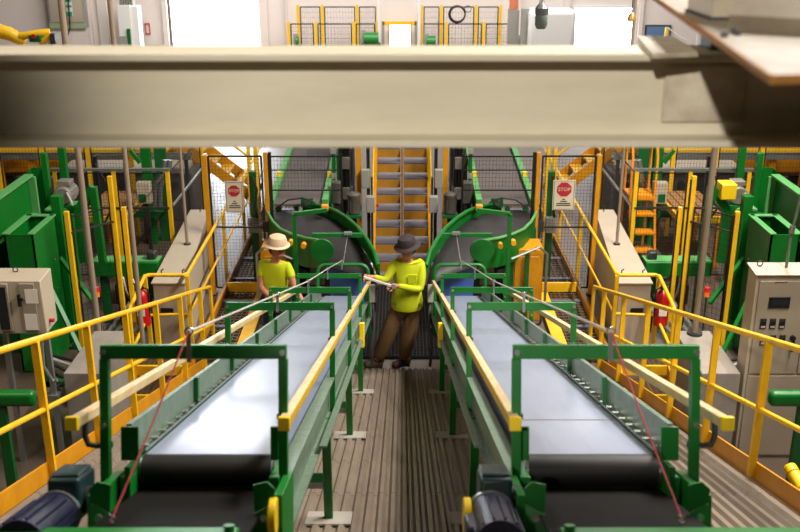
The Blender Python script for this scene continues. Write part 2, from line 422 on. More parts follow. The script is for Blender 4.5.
    for mir in (0, 1):
        XX = (lambda x: X(x)) if not mir else (lambda x: X(1.452-x))
        up_ = [(.492,.945),(.445,.955),(.418,.93),(.425,.885),(.487,.852)]; lo_ = [(.487,.85),(.425,.882),(.418,.6),(.545,.6),(.53,.74)]
        pl = MB().prism([RF(XX(a_),3.22,b_) for a_, b_ in up_], RDIR*.01).build('bent_plate', GREEN, t, bevel=.002)
        MB().prism([RF(XX(a_),3.22-(.05 if b_<.8 else 0),b_) for a_, b_ in lo_], RDIR*.01).build('bent_plate', GREEN, t, bevel=.002)
        MB().cyl(RF(XX(.455),3.21,.84), RF(XX(.455),3.195,.84), .012, 8).build('bolt', SILV, pl)
        MB().rbox(XX(.44), XX(.478), 3.5, 3.75, .79, .9).build('bearing_housing', GREEN, t, bevel=.004)
        MB().rbox(XX(.40), XX(.43), 3.26, 3.6, .6, .9).build('take_up_frame', GREEN, t, bevel=.003)
    MB().rbox(X(.425), X(.47), 3.62, 3.7, .82, .88).build('bearing', YBRT, t, bevel=.006)
    MB().rbox(X(1.0), X(1.04), 3.62, 3.7, .78, .84).build('bearing', YBRT, t, bevel=.006)
    MB().rbox(X(.4), X(1.12), 3.52, 3.56, .60, .64).build('tie_bar', GREEN, t)
    # legs
    for s in (3.58, 5.79, 8.23, 10.5):
        for x in (.45, 1.07):
            top = RF(X(x), s, .66); z0 = ramp_z(top.y)
            lg = MB().box(X(x)-.026, X(x)+.026, top.y-.026, top.y+.026, z0, top.z).build('leg', GREEN, t, bevel=.003)
            fy = top.y; q = MB()
            sb = (fy - .0)/CS + .568 - 0.0
            q.rbox(X(x)-.14, X(x)+.14, sb-.13, sb+.13, -.003, .0135)
            q.build('foot_pad', PAD, lg, bevel=.004)
        a = RF(X(.45), s, .26)
        MB().bar(RF(X(.45), s+.16, .24), RF(X(.66), s+.16, .24), .05, .06, up=RNRM).build('cross_brace', GALV, t)
        MB().bar(RF(X(.47), s+.05, .3), RF(X(1.05), s+.05, .3), .03, .05, up=RNRM).build('cross_brace', GREEND, t)
    # drive: gearbox and motor on the left side of each conveyor
    mx = -1.14 if sd < 0 else .318
    g = MB().rbox(mx-.055, mx+.055, 3.28, 3.46, .80, .95)
    g = g.build('gearbox', TEAL, t, bevel=.014, seg=3)
    MB().rbox(mx-.048, mx+.048, 3.30, 3.44, .951, .962).build('gearbox_lid', TEAL, g, bevel=.008)
    MB().cyl(RF(mx+.056, 3.36, .86), RF(mx+.075, 3.36, .86), .045, 18).build('output_flange', STEEL, g)
    m = MB().cyl(RF(mx-.02, 2.95, .83), RF(mx-.02, 3.27, .83), .078, 24)
    for k in range(14):
        q = math.pi*2*k/14; ca, sa = math.cos(q), math.sin(q)
        m.rbox(mx-.02+.082*ca-.003, mx-.02+.082*ca+.003, 2.96, 3.22, .83+.082*sa-.003, .83+.082*sa+.003)
    m = m.build('motor', NAVY, t)
    MB().rbox(mx-.118, mx-.072, 3.0, 3.16, .78, .87).build('terminal_box', NAVY, m, bevel=.01)
    MB().cyl(RF(mx-.02, 3.262, .83), RF(mx-.02, 3.285, .83), .082, 24).build('motor_flange', GALV, m)
    wx = -.425 if sd < 0 else .215
    MB().cyl(RF(wx-.012, 3.22, .84), RF(wx+.012, 3.22, .84), .062, 24).build('yellow_wheel', YBRT, t, bevel=.003)
    # pull switch boxes on the legs near the workers
    for s in (9.6,):
        MB().rbox(X(.37), X(.42), s, s+.14, .62, .86).build('pull_switch', YBRT, t, bevel=.006)
    MB().rbox(X(.33), X(.40), 12.0, 12.1, .88, 1.1).build('junction_box', GREYB, t, bevel=.006)
    MB().tube([RF(X(.36),12.05,.88), RF(X(.34),11.95,.6), RF(X(.38),11.9,.35), RF(X(.36),12.05,.1)], .018, 8).build('flexible_conduit', STEEL, t)
    return t
conveyor(-1); conveyor(1)

# ------------------------------------------------------------------ guard rails of the ramp
def ramp_rail(sd):
    nm = SIDE[sd]
    t = thing('guard_rail', 'yellow pipe guard rail with toe board along the %s edge of the ramp' % nm, 'railing', (sd*2.5, 7, ramp_z(7)))
    x = sd*2.5; ya, yb = 3.6, 11.95
    def rp(y, h): return V((x, y, ramp_z(y)+h))
    a = rp(yb, 1.08); 
    MB().tube([rp(ya,1.08), a, a+V((0,.03,-.03)), a+V((0,.04,-.1)), V((x, yb+.04, .02))], .024, 10).build('top_rail', YEL, t)
    MB().tube([rp(ya,.55), rp(yb,.55)], .02, 10).build('mid_rail', YEL, t)
    y = 4.06
    while y < yb-.2:
        MB().box(x-.026, x+.026, y-.02, y+.02, ramp_z(y)+.02, ramp_z(y)+1.07).build('post', YEL, t, bevel=.003)
        y += 1.04
    MB().rbox(x-.008+sd*.03, x+.008+sd*.03, 2.6, 12.5, -.02, .125).build('toe_board', ORNG, t, bevel=.002)
    return t
ramp_rail(-1); ramp_rail(1)

# ------------------------------------------------------------------ level walkways beside the ramp foot
def walkway(sd):
    nm = SIDE[sd]; X = lambda x: sd*x
    t = thing('walkway_grating', 'brown steel grating walkway running back behind the %s STOP gate' % nm, 'walkway', (X(2.25), 15.5, -.02))
    g = MB(); y = 11.6
    while y < 20:
        g.box(X(2.03), X(2.68), y, y+.035, -.0, .03); y += .1
    g.build('cross_bars', GRATE, t)
    g = MB()
    for k in range(10): g.box(X(2.03+k*.07)-.005, X(2.03+k*.07)+.005, 11.58, 20, -.02, .036)
    g.build('bearing_bars', GRATE, t)
    for k in range(8):
        yy = 12.6+k*.95; MB().box(X(2.03), X(2.68), yy, yy+.09, .031, .05).build('step_strip', TREAD, t)  # strips carry the grating's bluish skylight reflection in their colour
    MB().box(X(2.03), X(2.2), 11.9, 13.9, .051, .062).build('edge_plate', YEL, t)
    MB().box(X(2.66), X(2.70), 11.58, 20, -.02, .14).build('stringer', ORNG, t)
    t = thing('walkway_rail', 'yellow pipe handrail turning round the beige duct on the %s' % nm, 'railing', (X(2.9), 13, -.02))
    MB().tube([(X(2.8),19.5,1.1),(X(2.76),11.9,1.1),(X(2.80),11.85,1.1),(X(3.24),11.85,1.1),(X(3.29),11.8,1.1),(X(3.26),10.95,1.02),(X(3.26),10.9,.96),(X(3.26),10.9,0)], .025, 10).build('top_rail', YEL, t)
    MB().tube([(X(2.8),19.5,.56),(X(2.76),11.85,.56),(X(3.29),11.8,.56)], .02, 10).build('mid_rail', YEL, t)
    MB().tube([(X(3.29),11.8,.56),(X(3.26),10.9,.5)], .02, 10).build('mid_rail', YEL, t)
    for x, y in ((2.76,11.86),(3.29,11.82),(2.77,14.6),(2.78,16.6),(2.79,18.6)):
        MB().box(X(x)-.025, X(x)+.025, y-.025, y+.025, -.02, 1.09).build('post', YEL, t, bevel=.003)
    # small steel stair beside the ramp foot
    t = thing('side_step', 'small yellow two-tread perforated step beside the foot of the ramp, %s side' % nm, 'step', (X(2.95), 10.6, -.02))
    for k, (ys, z) in enumerate(((10.7,.36),(10.25,.2))):
        MB().box(X(2.62), X(3.18), ys, ys+.04, z-.12, z).build('riser', YEL, t)
        g = MB()
        for i in range(14): g.box(X(2.62), X(3.18), ys+.045+i*.03, ys+.06+i*.03, z-.03, z-.005)
        for i in range(10): g.box(X(2.63+i*.06)-.006, X(2.63+i*.06)+.006, ys+.04, ys+.46, z-.034, z-.006)
        g.build('tread', GRATE, t)
    MB().prism([(X(2.62),10.2,-.02),(X(2.62),11.2,-.02),(X(2.62),11.2,.38),(X(2.62),10.7,.38),(X(2.62),10.2,.2)], (X(-.03),0,0)).build('stringer', ORNG, t)
    MB().prism([(X(3.18),10.2,-.02),(X(3.18),11.2,-.02),(X(3.18),11.2,.38),(X(3.18),10.7,.38),(X(3.18),10.2,.2)], (X(.03),0,0)).build('stringer', ORNG, t)
    # yellow toe plate under the gate
    o = MB().box(X(1.95), X(2.64), 13.93, 13.97, .05, .2).build('toe_plate', YEL, bevel=.004)
    tag(o, 'yellow steel toe plate across the grating below the %s STOP gate' % nm, 'toe plate')
walkway(-1); walkway(1)
t = thing('floor_grating', 'steel mesh floor grating in front of the middle stair', 'grating', (0, 13, -.02))
MB().grid((-.62, 11.75, .0), (1.24, 0, 0), (0, 2.6, 0), 26, 54, .009).build('mesh', STEEL, t)
MB().box(-.65, .65, 11.7, 14.4, -.02, -.008).build('tray', PAN, t)

# ------------------------------------------------------------------ beige ducts, blocks, poles, extinguishers
def side_fixtures(sd):
    nm = SIDE[sd]; X = lambda x: sd*x
    t = thing('duct_housing', 'long beige flat-topped duct housing beside the %s walkway rail' % nm, 'housing', (X(3.1), 13.5, -.02))
    MB().hexa([(X(2.84),12.05,-.02),(X(3.26),12.05,-.02),(X(3.36),15.1,-.02),(X(3.1),15.1,-.02),(X(2.84),12.05,.9),(X(3.26),12.05,.9),(X(3.36),15.1,.98),(X(3.1),15.1,.98)]).build('body', BEIGE, t, bevel=.006)
    MB().hexa([(X(2.82),12.03,.9),(X(3.28),12.03,.9),(X(3.38),15.12,.98),(X(3.08),15.12,.98),(X(2.82),12.03,.92),(X(3.28),12.03,.92),(X(3.38),15.12,1.0),(X(3.08),15.12,1.0)]).build('lid', BEIGE, t, bevel=.004)
    for x, y, z in ((2.92,12.3,.926),(3.2,12.3,.926),(3.2,15.0,1.0)):
        MB().tube([(X(x),y,z),(X(x),y,z+.07),(X(x)+.03,y,z+.09)], .009, 6).build('lid_handle', STEEL, t)
    MB().box(X(3.02), X(3.18), 12.035, 12.05, .50, .56).build('slot', BLACK, t)
    o = MB().box(X(3.1), X(3.5), 9.2, 10.3, -.02, 1.0).build('pedestal', CONC, bevel=.01)
    tag(o, 'plain pale concrete pedestal beside the %s control cabinet' % nm, 'pedestal')
    xs = -3.555 if sd < 0 else 3.3
    t = thing('support_pole', 'thick tan conduit pole rising past the %s end of the beam' % nm, 'pole', (xs, 10.6, .99))
    MB().cyl((xs,10.6 if sd<0 else 10.2,1.0 if sd>0 else -.02),(xs,10.6 if sd<0 else 10.2,CEIL), .034, 14).build('tube', mat('tan_pole_'+nm, (150,132,112), .5, dirt=.3, scale=4), t)
    MB().cyl((xs,10.6 if sd<0 else 10.2,1.0 if sd>0 else -.02),(xs,10.6 if sd<0 else 10.2,1.03 if sd>0 else .01), .085, 16).build('base_plate', STEEL, t)
    if sd < 0:
        t = thing('support_pole', 'slimmer tan conduit pole in front of the left extinguisher', 'pole', (-3.16, 11, -.02))
        MB().cyl((-3.16,11,-.02),(-3.16,11,CEIL), .029, 12).build('tube', MATS['tan_pole_left'], t)
        MB().cyl((-3.16,11,-.02),(-3.16,11,.01), .07, 16).build('base_plate', STEEL, t)
    t = thing('support_pole', 'slim pole standing on top of the %s beige duct housing' % nm, 'pole', (X(3.1), 13.5, .95))
    MB().cyl((X(3.1),13.5,.95),(X(3.1),13.5,CEIL), .022, 10).build('tube', MATS['tan_pole_'+nm], t)
    MB().cyl((X(3.1),13.5,.95),(X(3.1),13.5,.975), .05, 12).build('base_plate', STEEL, t)
    # extinguisher hung on the rail post
    c = V((X(3.30), 11.62, 0))
    t = thing('fire_extinguisher', 'red fire extinguisher hanging on the yellow rail by the %s duct' % nm, 'fire extinguisher', c+V((0,0,.5)))
    MB().lathe(c, [(.05,.5),(.088,.51),(.091,.54),(.091,.88),(.078,.94),(.035,.98),(.022,.99)], 20).build('cylinder', REDM, t)
    MB().lathe(c, [(.022,.99),(.026,1.0),(.026,1.03),(.012,1.035)], 12).build('valve', STEEL, t)
    MB().bar(c+V((0,0,1.035)), c+V((X(.09),0,1.07)), .02, .012).build('lever', BLACK, t)
    MB().tube([c+V((X(-.02),0,1.02)), c+V((X(-.09),-.02,1.0)), c+V((X(-.1),-.03,.85)), c+V((X(-.085),-.02,.62))], .011, 8).build('hose', BLACK, t)
    MB().box(c.x-.05, c.x+.05, c.y-.0915, c.y-.0905, .66, .8).build('label_plate', PAPER, t)
    MB().box(c.x-.02, c.x+.02, c.y+.07, c.y+.1, .85, .95).build('wall_hook', STEEL, t)
side_fixtures(-1); side_fixtures(1)

# ------------------------------------------------------------------ control cabinets
def cabinets():
    # right: big control cabinet with screen and buttons
    a = P(757, 276, 9.25); zt = a.z; x0 = a.x; x1 = x0+.85; yf = 9.25
    t = thing('control_cabinet', 'tall beige control cabinet with small screen and rows of push buttons', 'control cabinet', ((x0+x1)/2, 9.45, -.02))
    bk = P(749, 265, 9.65)
    MB().hexa([(x0,yf,-.02),(x1,yf,-.02),(x1,9.5,-.02),(x0,9.5,-.02),(x0,yf,zt),(x1,yf,zt),(x1,9.5,zt+.02),(x0,9.5,zt+.02)]).build('body', BEIGE, t, bevel=.008)
    MB().hexa([(x0-.02,yf-.02,zt+.005),(x1,yf-.02,zt+.005),(x1,9.52,zt+.028),(x0-.02,9.52,zt+.028),(x0-.02,yf-.02,zt+.02),(x1,yf-.02,zt+.02),(x1,9.52,zt+.05),(x0-.02,9.52,zt+.05)]).build('hood', BEIGE, t, bevel=.004)
    d = MB().box(x0+.035, x0+.52, yf-.018, yf, .98, zt-.05).build('door', BEIGED, t, bevel=.004)
    MB().box(x0+.54, x1-.02, yf-.018, yf, .98, zt-.05).build('door', BEIGED, t, bevel=.004)
    MB().box(x0+.035, x1-.02, yf-.018, yf, .02, .955).build('lower_panel', BEIGED, t, bevel=.004)
    F = lambda px, py: P(px, py, yf-.02)
    p, q = F(769.5,297), F(789,308)
    s = MB().box(p.x, q.x, yf-.03, yf-.018, q.z, p.z).build('screen', BLACK, d, bevel=.003)
    p, q = F(772,299.5), F(787,305); MB().box(p.x, q.x, yf-.033, yf-.0305, q.z, p.z).build('display_glass', GLASS, d)
    for py in (323.5, 340):
        for px in (763, 772.5, 782):
            c = F(px, py); bt = MB().box(c.x-.032, c.x+.032, yf-.026, yf-.018, c.z-.06, c.z+.055).build('button_plate', STEEL, d, bevel=.003)
            MB().cyl((c.x,yf-.026,c.z+.015),(c.x,yf-.05,c.z+.015), .022, 14).build('push_button', BLACK, d)
            MB().box(c.x-.02, c.x+.02, yf-.0275, yf-.026, c.z-.045, c.z-.025).build('legend', PAPER, d)
    c = F(792.5, 338); h = MB().cyl((c.x,yf-.018,c.z),(c.x,yf-.04,c.z), .03, 16).box(c.x-.013, c.x+.013, yf-.06, yf-.04, c.z-.14, c.z+.03); h.build('door_handle', BLACK, t)
    c = F(781, 283); k = MB()
    for i, (dx, w, dz) in enumerate(((-.05,.02,0),(-.02,.03,.008),(.015,.028,.004),(.05,.03,.008))): k.box(c.x+dx-w/2, c.x+dx+w/2, yf-.0195, yf-.018, c.z+dz-.005, c.z+dz+.005)
    k.build('maker_badge', INK, d)
    MB().torus((x0+.08,9.42,zt+.075), .028, .006, (0,1,0), 16, 6).build('lifting_eye', STEEL, t)
    # conduit into its roof
    cx = P(787, 262, 9.4).x
    t2 = thing('conduit_pipe', 'thin grey conduit dropping from above into the control cabinet with push buttons', 'conduit', (cx, 9.4, zt+.04))
    MB().tube([(cx,9.4,zt+.04),(cx,9.4,zt+.35),(cx+.05,9.4,2.9),(cx+.08,9.4,CEIL)], .016, 10).build('pipe', GALVG, t2)
    MB().cyl((cx,9.4,zt+.4),(cx+.01,9.4,zt+.48), .028, 12).build('coupling', GALV, t2)
    # left: enclosure with window and two taped sheets
    a = P(41, 281, 9.0); zt = a.z; x1 = a.x-.01; x0 = x1-.62; zb = P(41, 334, 9.0).z
    t = thing('electrical_cabinet', 'beige electrical cabinet with dark window and two taped sheets on its door', 'electrical cabinet', ((x0+x1)/2, 9.2, -.02))
    MB().hexa([(x0,9.0,zb),(x1,9.0,zb),(x1+.01,9.3,zb+.02),(x0,9.3,zb+.02),(x0,9.0,zt),(x1,9.0,zt),(x1+.01,9.3,zt+.03),(x0,9.3,zt+.03)]).build('body', BEIGE, t, bevel=.01)
    F = lambda px, py: P(px, py, 8.98)
    p, q = F(18,284), F(39.5,331); d = MB().box(p.x, q.x, 8.982, 9.0, q.z, p.z).build('door', BEIGED, t, bevel=.004)
    for y0_, y1_ in ((289.5,303.5),(314,330)):
        p, q = F(24,y0_), F(38.5,y1_); MB().box(p.x, q.x, 8.979, 8.982, q.z, p.z).build('paper_sheet', PAPER, d)
    p, q = F(-6,284), F(13.5,331); wf = MB().box(p.x, q.x, 8.975, 9.0, q.z, p.z).build('window_frame', BEIGED, t, bevel=.004)
    p, q = F(-5,287), F(11,329); MB().box(p.x, q.x, 8.968, 8.975, q.z, p.z).build('window_pane', GLASS, wf)
    c = F(19.5, 299); MB().box(c.x-.012, c.x+.012, 8.95, 8.982, c.z-.07, c.z+.05).box(c.x-.01, c.x+.04, 8.955, 8.975, c.z-.01, c.z+.01).build('door_handle', BLACK, t)
    c = P(15.5, 271, 9.2); MB().torus((c.x,9.2,zt+.045), .024, .006, (0,1,0), 16, 6).build('lifting_eye', STEEL, t)
    c = F(54, 325); MB().cyl((x1,9.1,c.z),(x1+.05,9.1,c.z), .02, 12).build('side_button', REDM, t)
    for dx in (.1, .52):
        MB().box(x0+dx, x0+dx+.05, 9.15, 9.2, -.02, zb+.02).build('leg', GALV, t)
    MB().box(x0+.05, x1-.02, 9.12, 9.24, .72, .78).build('cross_rail', GALV, t)
    MB().tube([(x1-.1,9.1,zb),(x1-.1,9.05,1.15),(x1-.02,9.05,.98),(x1+.02,9.05,1.0)], .02, 8).build('cable_conduit', GALV, t)
    for sd in (-1, 1):
        xa, xb = sd*3.55, sd*4.6
        yy = 8.55
        z = P(380+sd*380, 398, yy).z
        t = thing('bumper_bar', 'rounded bright green bumper bar below the %s cabinet' % ('left' if sd < 0 else 'right'), 'bumper', ((xa+xb)/2, yy, -.02))
        MB().box(min(xa,xb), max(xa,xb), yy-.06, yy+.06, z-.08, z+.08).build('bar', GREEN, t, bevel=.05, seg=4)
        MB().box(sd*3.9-.05, sd*3.9+.05, yy-.03, yy+.03, -.02, z-.07).build('post', GREEND, t)
cabinets()
# striped yellow bumper at the right edge
p, q = P(789, 466, 6.4), P(826, 530, 5.9)
t = thing('striped_bumper', 'tilted yellow padded pipe with thin red stripes at the right ramp rail', 'bumper', q)
MB().cyl(p, q, .05, 20).build('pad', YBRT, t, bevel=.015, seg=3)
for k in (.12, .38, .62): c = p.lerp(q, k); MB().torus(c, .05, .003, q-p, 24, 6).build('stripe', REDM, t)
MB().cyl(p.lerp(q,.7), p.lerp(q,.7)+V((.05,.05,-2.4)), .03, 10).build('stand', STEEL, t)

# ------------------------------------------------------------------ safety fences, gates, STOP signs
def fence_panel(p, u, v, parent, nu, nv, r=.003, fr=.016, mesh='mesh_panel'):
    f = MB(); p, u, v = V(p), V(u), V(v)
    for a, b in ((p,p+u),(p+v,p+u+v),(p,p+v),(p+u,p+u+v)): f.bar(a, b, fr)
    f = f.build('panel_frame', BLACK, parent)
    MB().grid(p, u, v, nu, nv, r).build(mesh, BLACK, f)
def fences(sd):
    nm = SIDE[sd]; X = lambda x: sd*x
    yF, zF = 14.5, 1.8
    t = thing('safety_fence', 'black mesh safety fence with yellow posts around the %s green press' % nm, 'fence', (X(4.2), yF, -.02))
    xs = [3.55, 4.36, 5.25]
    for x in xs: MB().box(X(x)-.03, X(x)+.03, yF-.03, yF+.03, -.02, zF).build('post', YEL, t, bevel=.003)
    for i in range(2): fence_panel((X(xs[i])+sd*.04, yF, .12), (X(xs[i+1]-xs[i]-.08),0,0), (0,0,zF-.16), t, 16, 32)
    MB().bar((X(3.5),yF-.02,zF+.02),(X(5.3),yF-.02,zF+.02), .04, .04).build('top_rail', GALV, t)
    MB().bar((X(3.55),yF-.03,1.22),(X(5.3),yF-.03,1.22), .03, .03).build('mid_rail', STEEL, t)
    # wing running back
    MB().box(X(3.52)-.03, X(3.52)+.03, 16.9, 16.96, -.02, zF).build('post', YEL, t, bevel=.003)
    fence_panel((X(3.53), yF+.05, .12), (0,2.32,0), (0,0,zF-.16), t, 40, 32)
    MB().bar((X(3.5),yF,1.25),(X(3.5),16.9,1.25), .03, .03).build('mid_rail', GALV, t)
    # inner line of posts close to the machine
    t = thing('safety_fence', 'nearer black mesh fence with leaning-height yellow posts before the %s press' % nm if False else 'nearer run of black mesh fence with yellow posts beside the %s green beam' % nm, 'fence', (X(4.0), 12.5, -.02))
    ps = [P(402+sd*(402-70), 211, 11.6), P(402+sd*(402-112), 172, 12.4), P(402+sd*(402-119), 209, 12.3)]
    p0 = V((X(3.9), 11.6, 0)); 
    for (x, y, z) in ((4.17,11.75,1.98),(3.74,12.25,2.3),(3.64,12.38,1.85)):
        MB().box(X(x)-.028, X(x)+.028, y-.028, y+.028, -.02, z).build('post', YEL, t, bevel=.003)
        MB().box(X(x)-.045, X(x)-.03, y-.015, y+.015, .05, z-.05).build('panel_clamp', BLACK, t)
    fence_panel((X(4.13), 11.8, .15), (X(-.36),.4,0), (0,0,1.75), t, 8, 22)
    MB().bar((X(4.17),11.73,1.7),(X(3.74),12.23,1.7), .02, .02).build('mid_rail', STEEL, t)
    # gate with the sign
    yG = 14.0
    xa, xb = P(402+sd*(402-208), 156, yG).x, P(402+sd*(402-261), 156, yG).x
    t = thing('fence_gate', 'black mesh gate carrying the STOP sign on the %s walkway' % nm, 'gate', ((xa+xb)/2, yG, .05))
    fence_panel((xa, yG, .1), (xb-xa,0,0), (0,0,2.04), t, 16, 40, r=.003, fr=.024)
    MB().bar((xa,yG,1.06),(xb,yG,1.06), .024).build('mid_bar', BLACK, t)
    MB().box(xb-.02, xb+.06, yG-.05, yG-.013, 1.0, 1.16).build('latch', STEEL, t)
    t = thing('gate_post', 'tall yellow post hinging the %s STOP gate beside the walkway rail' % nm, 'post', (xa, yG, -.02))
    MB().box(xa+sd*.02, xa+sd*.085, yG-.035, yG+.035, -.02, 2.16).build('column', ORNG, t, bevel=.003)
    MB().box(xa+sd*.0, xa+sd*.1, yG-.06, yG+.06, -.02, .0).build('base_plate', STEEL, t)
    t = thing('gate_post', 'yellow latch post between the %s STOP gate and the curved belt' % nm, 'post', (xb, yG, -.02))
    MB().box(xb-sd*.09, xb-sd*.03, yG-.03, yG+.03, -.02, 2.2).build('column', ORNG, t, bevel=.003)
    MB().box(xb-sd*.145, xb-sd*.1, yG-.02, yG+.02, -.02, 2.2).build('black_upright', BLACK, t)
    MB().box(xb-sd*.15, xb-sd*.02, yG-.06, yG+.06, -.02, .0).build('base_plate', STEEL, t)
    # sign
    yS = yG-.03
    pa, pb = (P(224.5,181,yS), P(244,212.5,yS)) if sd < 0 else (P(553.5,180,yS), P(574,210,yS))
    cx, cz = (pa.x+pb.x)/2, (pa.z+pb.z)/2; w2, h2 = (pb.x-pa.x)/2, (pa.z-pb.z)/2
    t = thing('warning_sign', 'cream STOP sign with red octagon hanging on the %s mesh gate' % nm, 'sign', (cx, yS, pb.z))
    MB().box(cx-w2, cx+w2, yS-.004, yS+.006, cz-h2, cz+h2).build('board', SIGNW, t, bevel=.003)
    bd = MB()
    for a, b_ in (((-1,-1),(1,-1)),((1,-1),(1,1)),((1,1),(-1,1)),((-1,1),(-1,-1))):
        bd.bar((cx+a[0]*w2*.9, yS-.005, cz+a[1]*h2*.93), (cx+b_[0]*w2*.9, yS-.005, cz+b_[1]*h2*.93), .006, .003)
    bd.build('border_line', INK, t)
    oc = (cx, yS-.005, cz+h2*.38); R = w2*.7
    MB().prism([(oc[0]+R*math.cos(math.pi/8+k*math.pi/4), oc[1], oc[2]+R*math.sin(math.pi/8+k*math.pi/4)) for k in range(8)], (0,-.003,0)).build('octagon', SIGNR, t)
    text_mesh('lettering', 'STOP', w2*.46, (cx, yS-.0095, oc[2]), SIGNW, t)
    l = MB()
    for k, (wd, z) in enumerate(((.12,-.28),(.3,-.42),(.62,-.56),(.66,-.68))): l.box(cx-w2*wd, cx+w2*wd, yS-.006, yS-.004, cz+h2*z-.008, cz+h2*z+.008)
    l.build('small_print', INK, t)
    # black guard over the high belt
    yB = 14.4
    xa, xb = P(402+sd*(402-267), 156, yB).x, P(402+sd*(402-341), 156, yB).x
    t = thing('belt_guard_fence', 'black wire mesh guard standing across the %s upper belt' % nm, 'fence', ((xa+xb)/2, yB, 1.4))
    fence_panel((xa, yB, 1.52), (xb-xa,0,0), (0,0,.52), t, 22, 8, r=.003, fr=.02)
    MB().bar((xa,yB,1.83),(xb,yB,1.83), .014).build('mid_bar', BLACK, t)
    for x in (xa, xb): MB().box(x-.015, x+.015, yB-.015, yB+.015, -.02, 2.08).build('upright', BLACK, t)
fences(-1); fences(1)

# ------------------------------------------------------------------ upper belts and belt curves
def upper(sd):
    nm = SIDE[sd]; m = lambda px: px if sd < 0 else 804-px
    X = lambda x: sd*x
    t = thing('feeder_conveyor', 'grey brown belt conveyor coming from the back to the %s belt curve' % nm, 'conveyor', (X(1.55), 18, -.02))
    zz = lambda y: 1.37+.0664*(y-14.1)
    ya, yb = 14.15, 25.0
    MB().strip([(X(1.2),ya,zz(ya)),(X(1.2),yb,zz(yb))], [(X(1.9),ya,zz(ya)),(X(1.9),yb,zz(yb))], (0,0,-.03)).build('belt', BELTG, t)
    for x in (1.15, 1.95):
        sg = MB().bar((X(x),ya,zz(ya)+.01),(X(x),yb,zz(yb)+.01), .09, .13, up=(0,0,1)).build('side_guard', GREENL, t, bevel=.004)
        for y in (15.2, 17.2, 19.2): MB().box(X(x)-.035, X(x)+.035, y, y+.07, zz(y)+.076, zz(y)+.15).build('sensor', YBRT, sg)
    for y in (15.0, 17.5, 20, 22.5):
        for x in (1.15, 1.95): MB().box(X(x)-.04, X(x)+.04, y-.04, y+.04, -.02, zz(y)-.06).build('leg', GREEND, t)
        MB().bar((X(1.15),y,.7),(X(1.95),y,.7), .06).build('cross_brace', GREEND, t)
    # control box beside belt
    o = MB().box(X(1.0)-.08, X(1.0)+.08, 14.55, 14.7, 1.25, 1.6).build('gear_housing', MOTD, bevel=.02)
    t2 = thing('belt_drive', 'dusty brown drive box on a stand beside the %s feeder belt' % nm, 'motor', (X(1.0), 14.6, -.02))
    o.parent = t2; o.location = V(o.location)-V(t2.location)
    MB().box(X(1.0)-.04, X(1.0)+.04, 14.58, 14.66, -.02, 1.25).build('stand', STEEL, t2)
    # belt curve
    R = [(302,203,14.2),(322,206,14.0),(336,211,13.65),(347,218,13.25),(358,228,12.8),(367,240,12.4),(374,252,12.08),(378,266,11.8)]
    L = [(266,208,14.2),(269,215,13.85),(273,222,13.5),(280,229,13.1),(291,234,12.85),(305,238,12.65),(317,240,12.5),(325,246,12.25)]
    Rp = [P(m(a),b_,c) for a, b_, c in R]; Lp = [P(m(a),b_,c) for a, b_, c in L]
    t = thing('curve_conveyor', 'dark belt curve between green curved guards at the foot of the %s feeder belt' % nm, 'conveyor', (X(1.1), 13, -.02))
    dn = lambda p, h: p+V((0,0,-h))
    N = len(Rp)
    A = [dn(Rp[i], .13+.18*(i/(N-1))**2) for i in range(N)]; B = [dn(Lp[i], .13+.16*(i/(N-1))**2) for i in range(N)]
    b = MB(); K = 6; o0 = 0
    for i in range(N):
        for k in range(K+1):
            q = k/K; b.v.append(B[i].lerp(A[i], q)+V((0,0,.05*math.sin(math.pi*q))))
    for i in range(N-1):
        for k in range(K): b.f.append((i*(K+1)+k, i*(K+1)+k+1, (i+1)*(K+1)+k+1, (i+1)*(K+1)+k))
    ob = b.build('belt', BELTC, t); sm = ob.modifiers.new('thick', 'SOLIDIFY'); sm.thickness = .02
    MB().strip([dn(p,.2) for p in Rp], [p for p in Rp], (X(-.025),.0,0)).build('curved_guard', GREEN, t)
    MB().tube(Rp, .03, 8).build('guard_top', GREEN, t)
    hs = [.3,.36,.4,.42,.42,.42,.4,.34]
    MB().strip([dn(p,h) for p, h in zip(Lp,hs)], Lp, (0,.03,0)).build('curved_guard', GREEN, t)
    MB().tube(Lp, .022, 8).build('guard_top', GREENL, t)
    c = P(m(322), 250, 12.2)
    MB().cyl(c, c+V((0,-.03,0)), .16, 24).build('drive_cover', GREEN, t, bevel=.006)
    for px, py in ((291,238),(304,241)):
        q = P(m(px),py+3,12.55); MB().cyl(q, q+V((0,-.1,.0)), .035, 14).build('amber_beacon', mat('amber_cap_%d_%d' % (px, sd+1), (236,160,20), .3, dirt=0), t)
    for p in (Lp[1], Lp[4], Rp[5], Rp[2]):
        MB().box(p.x-.035, p.x+.035, p.y+.05, p.y+.12, -.02, p.z-.22).build('leg', GREEND, t)
    MB().box(X(1.02), X(1.48), 13.15, 13.6, -.02, .95).build('drive_unit', STEEL, t, bevel=.015)
    MB().box(X(1.1), X(1.3), 13.05, 13.15, .5, .8).build('terminal_box', MOTG, t, bevel=.01)
    MB().cyl((X(1.4),13.0,.7),(X(1.4),13.15,.7), .07, 16).build('gear_motor', MOTD, t, bevel=.01)
    # upright green frame over the curve's end (square hoop)
    a, b2, c2, d2 = P(m(294),300,12.0), P(m(294),214,12.3), P(m(327),210,12.3), P(m(327),216,12.3)
    f = MB(); a = V((b2.x, 12.3, -.02)); f.bar(a, b2, .05, .05); f.bar(b2, c2, .05, .05); f.build('square_frame', GREEN, t)
    a, c3 = P(m(312),235,11.95), P(m(362),235,11.95)
    MB().bar(a, c3, .045, .05, up=(0,0,1)).build('crossbar', GREEN, t)
    q = P(m(348), 233, 11.92); MB().box(q.x-.05, q.x+.05, 11.88, 11.93, q.z-.015, q.z+.02).build('bracket', GALV, t)
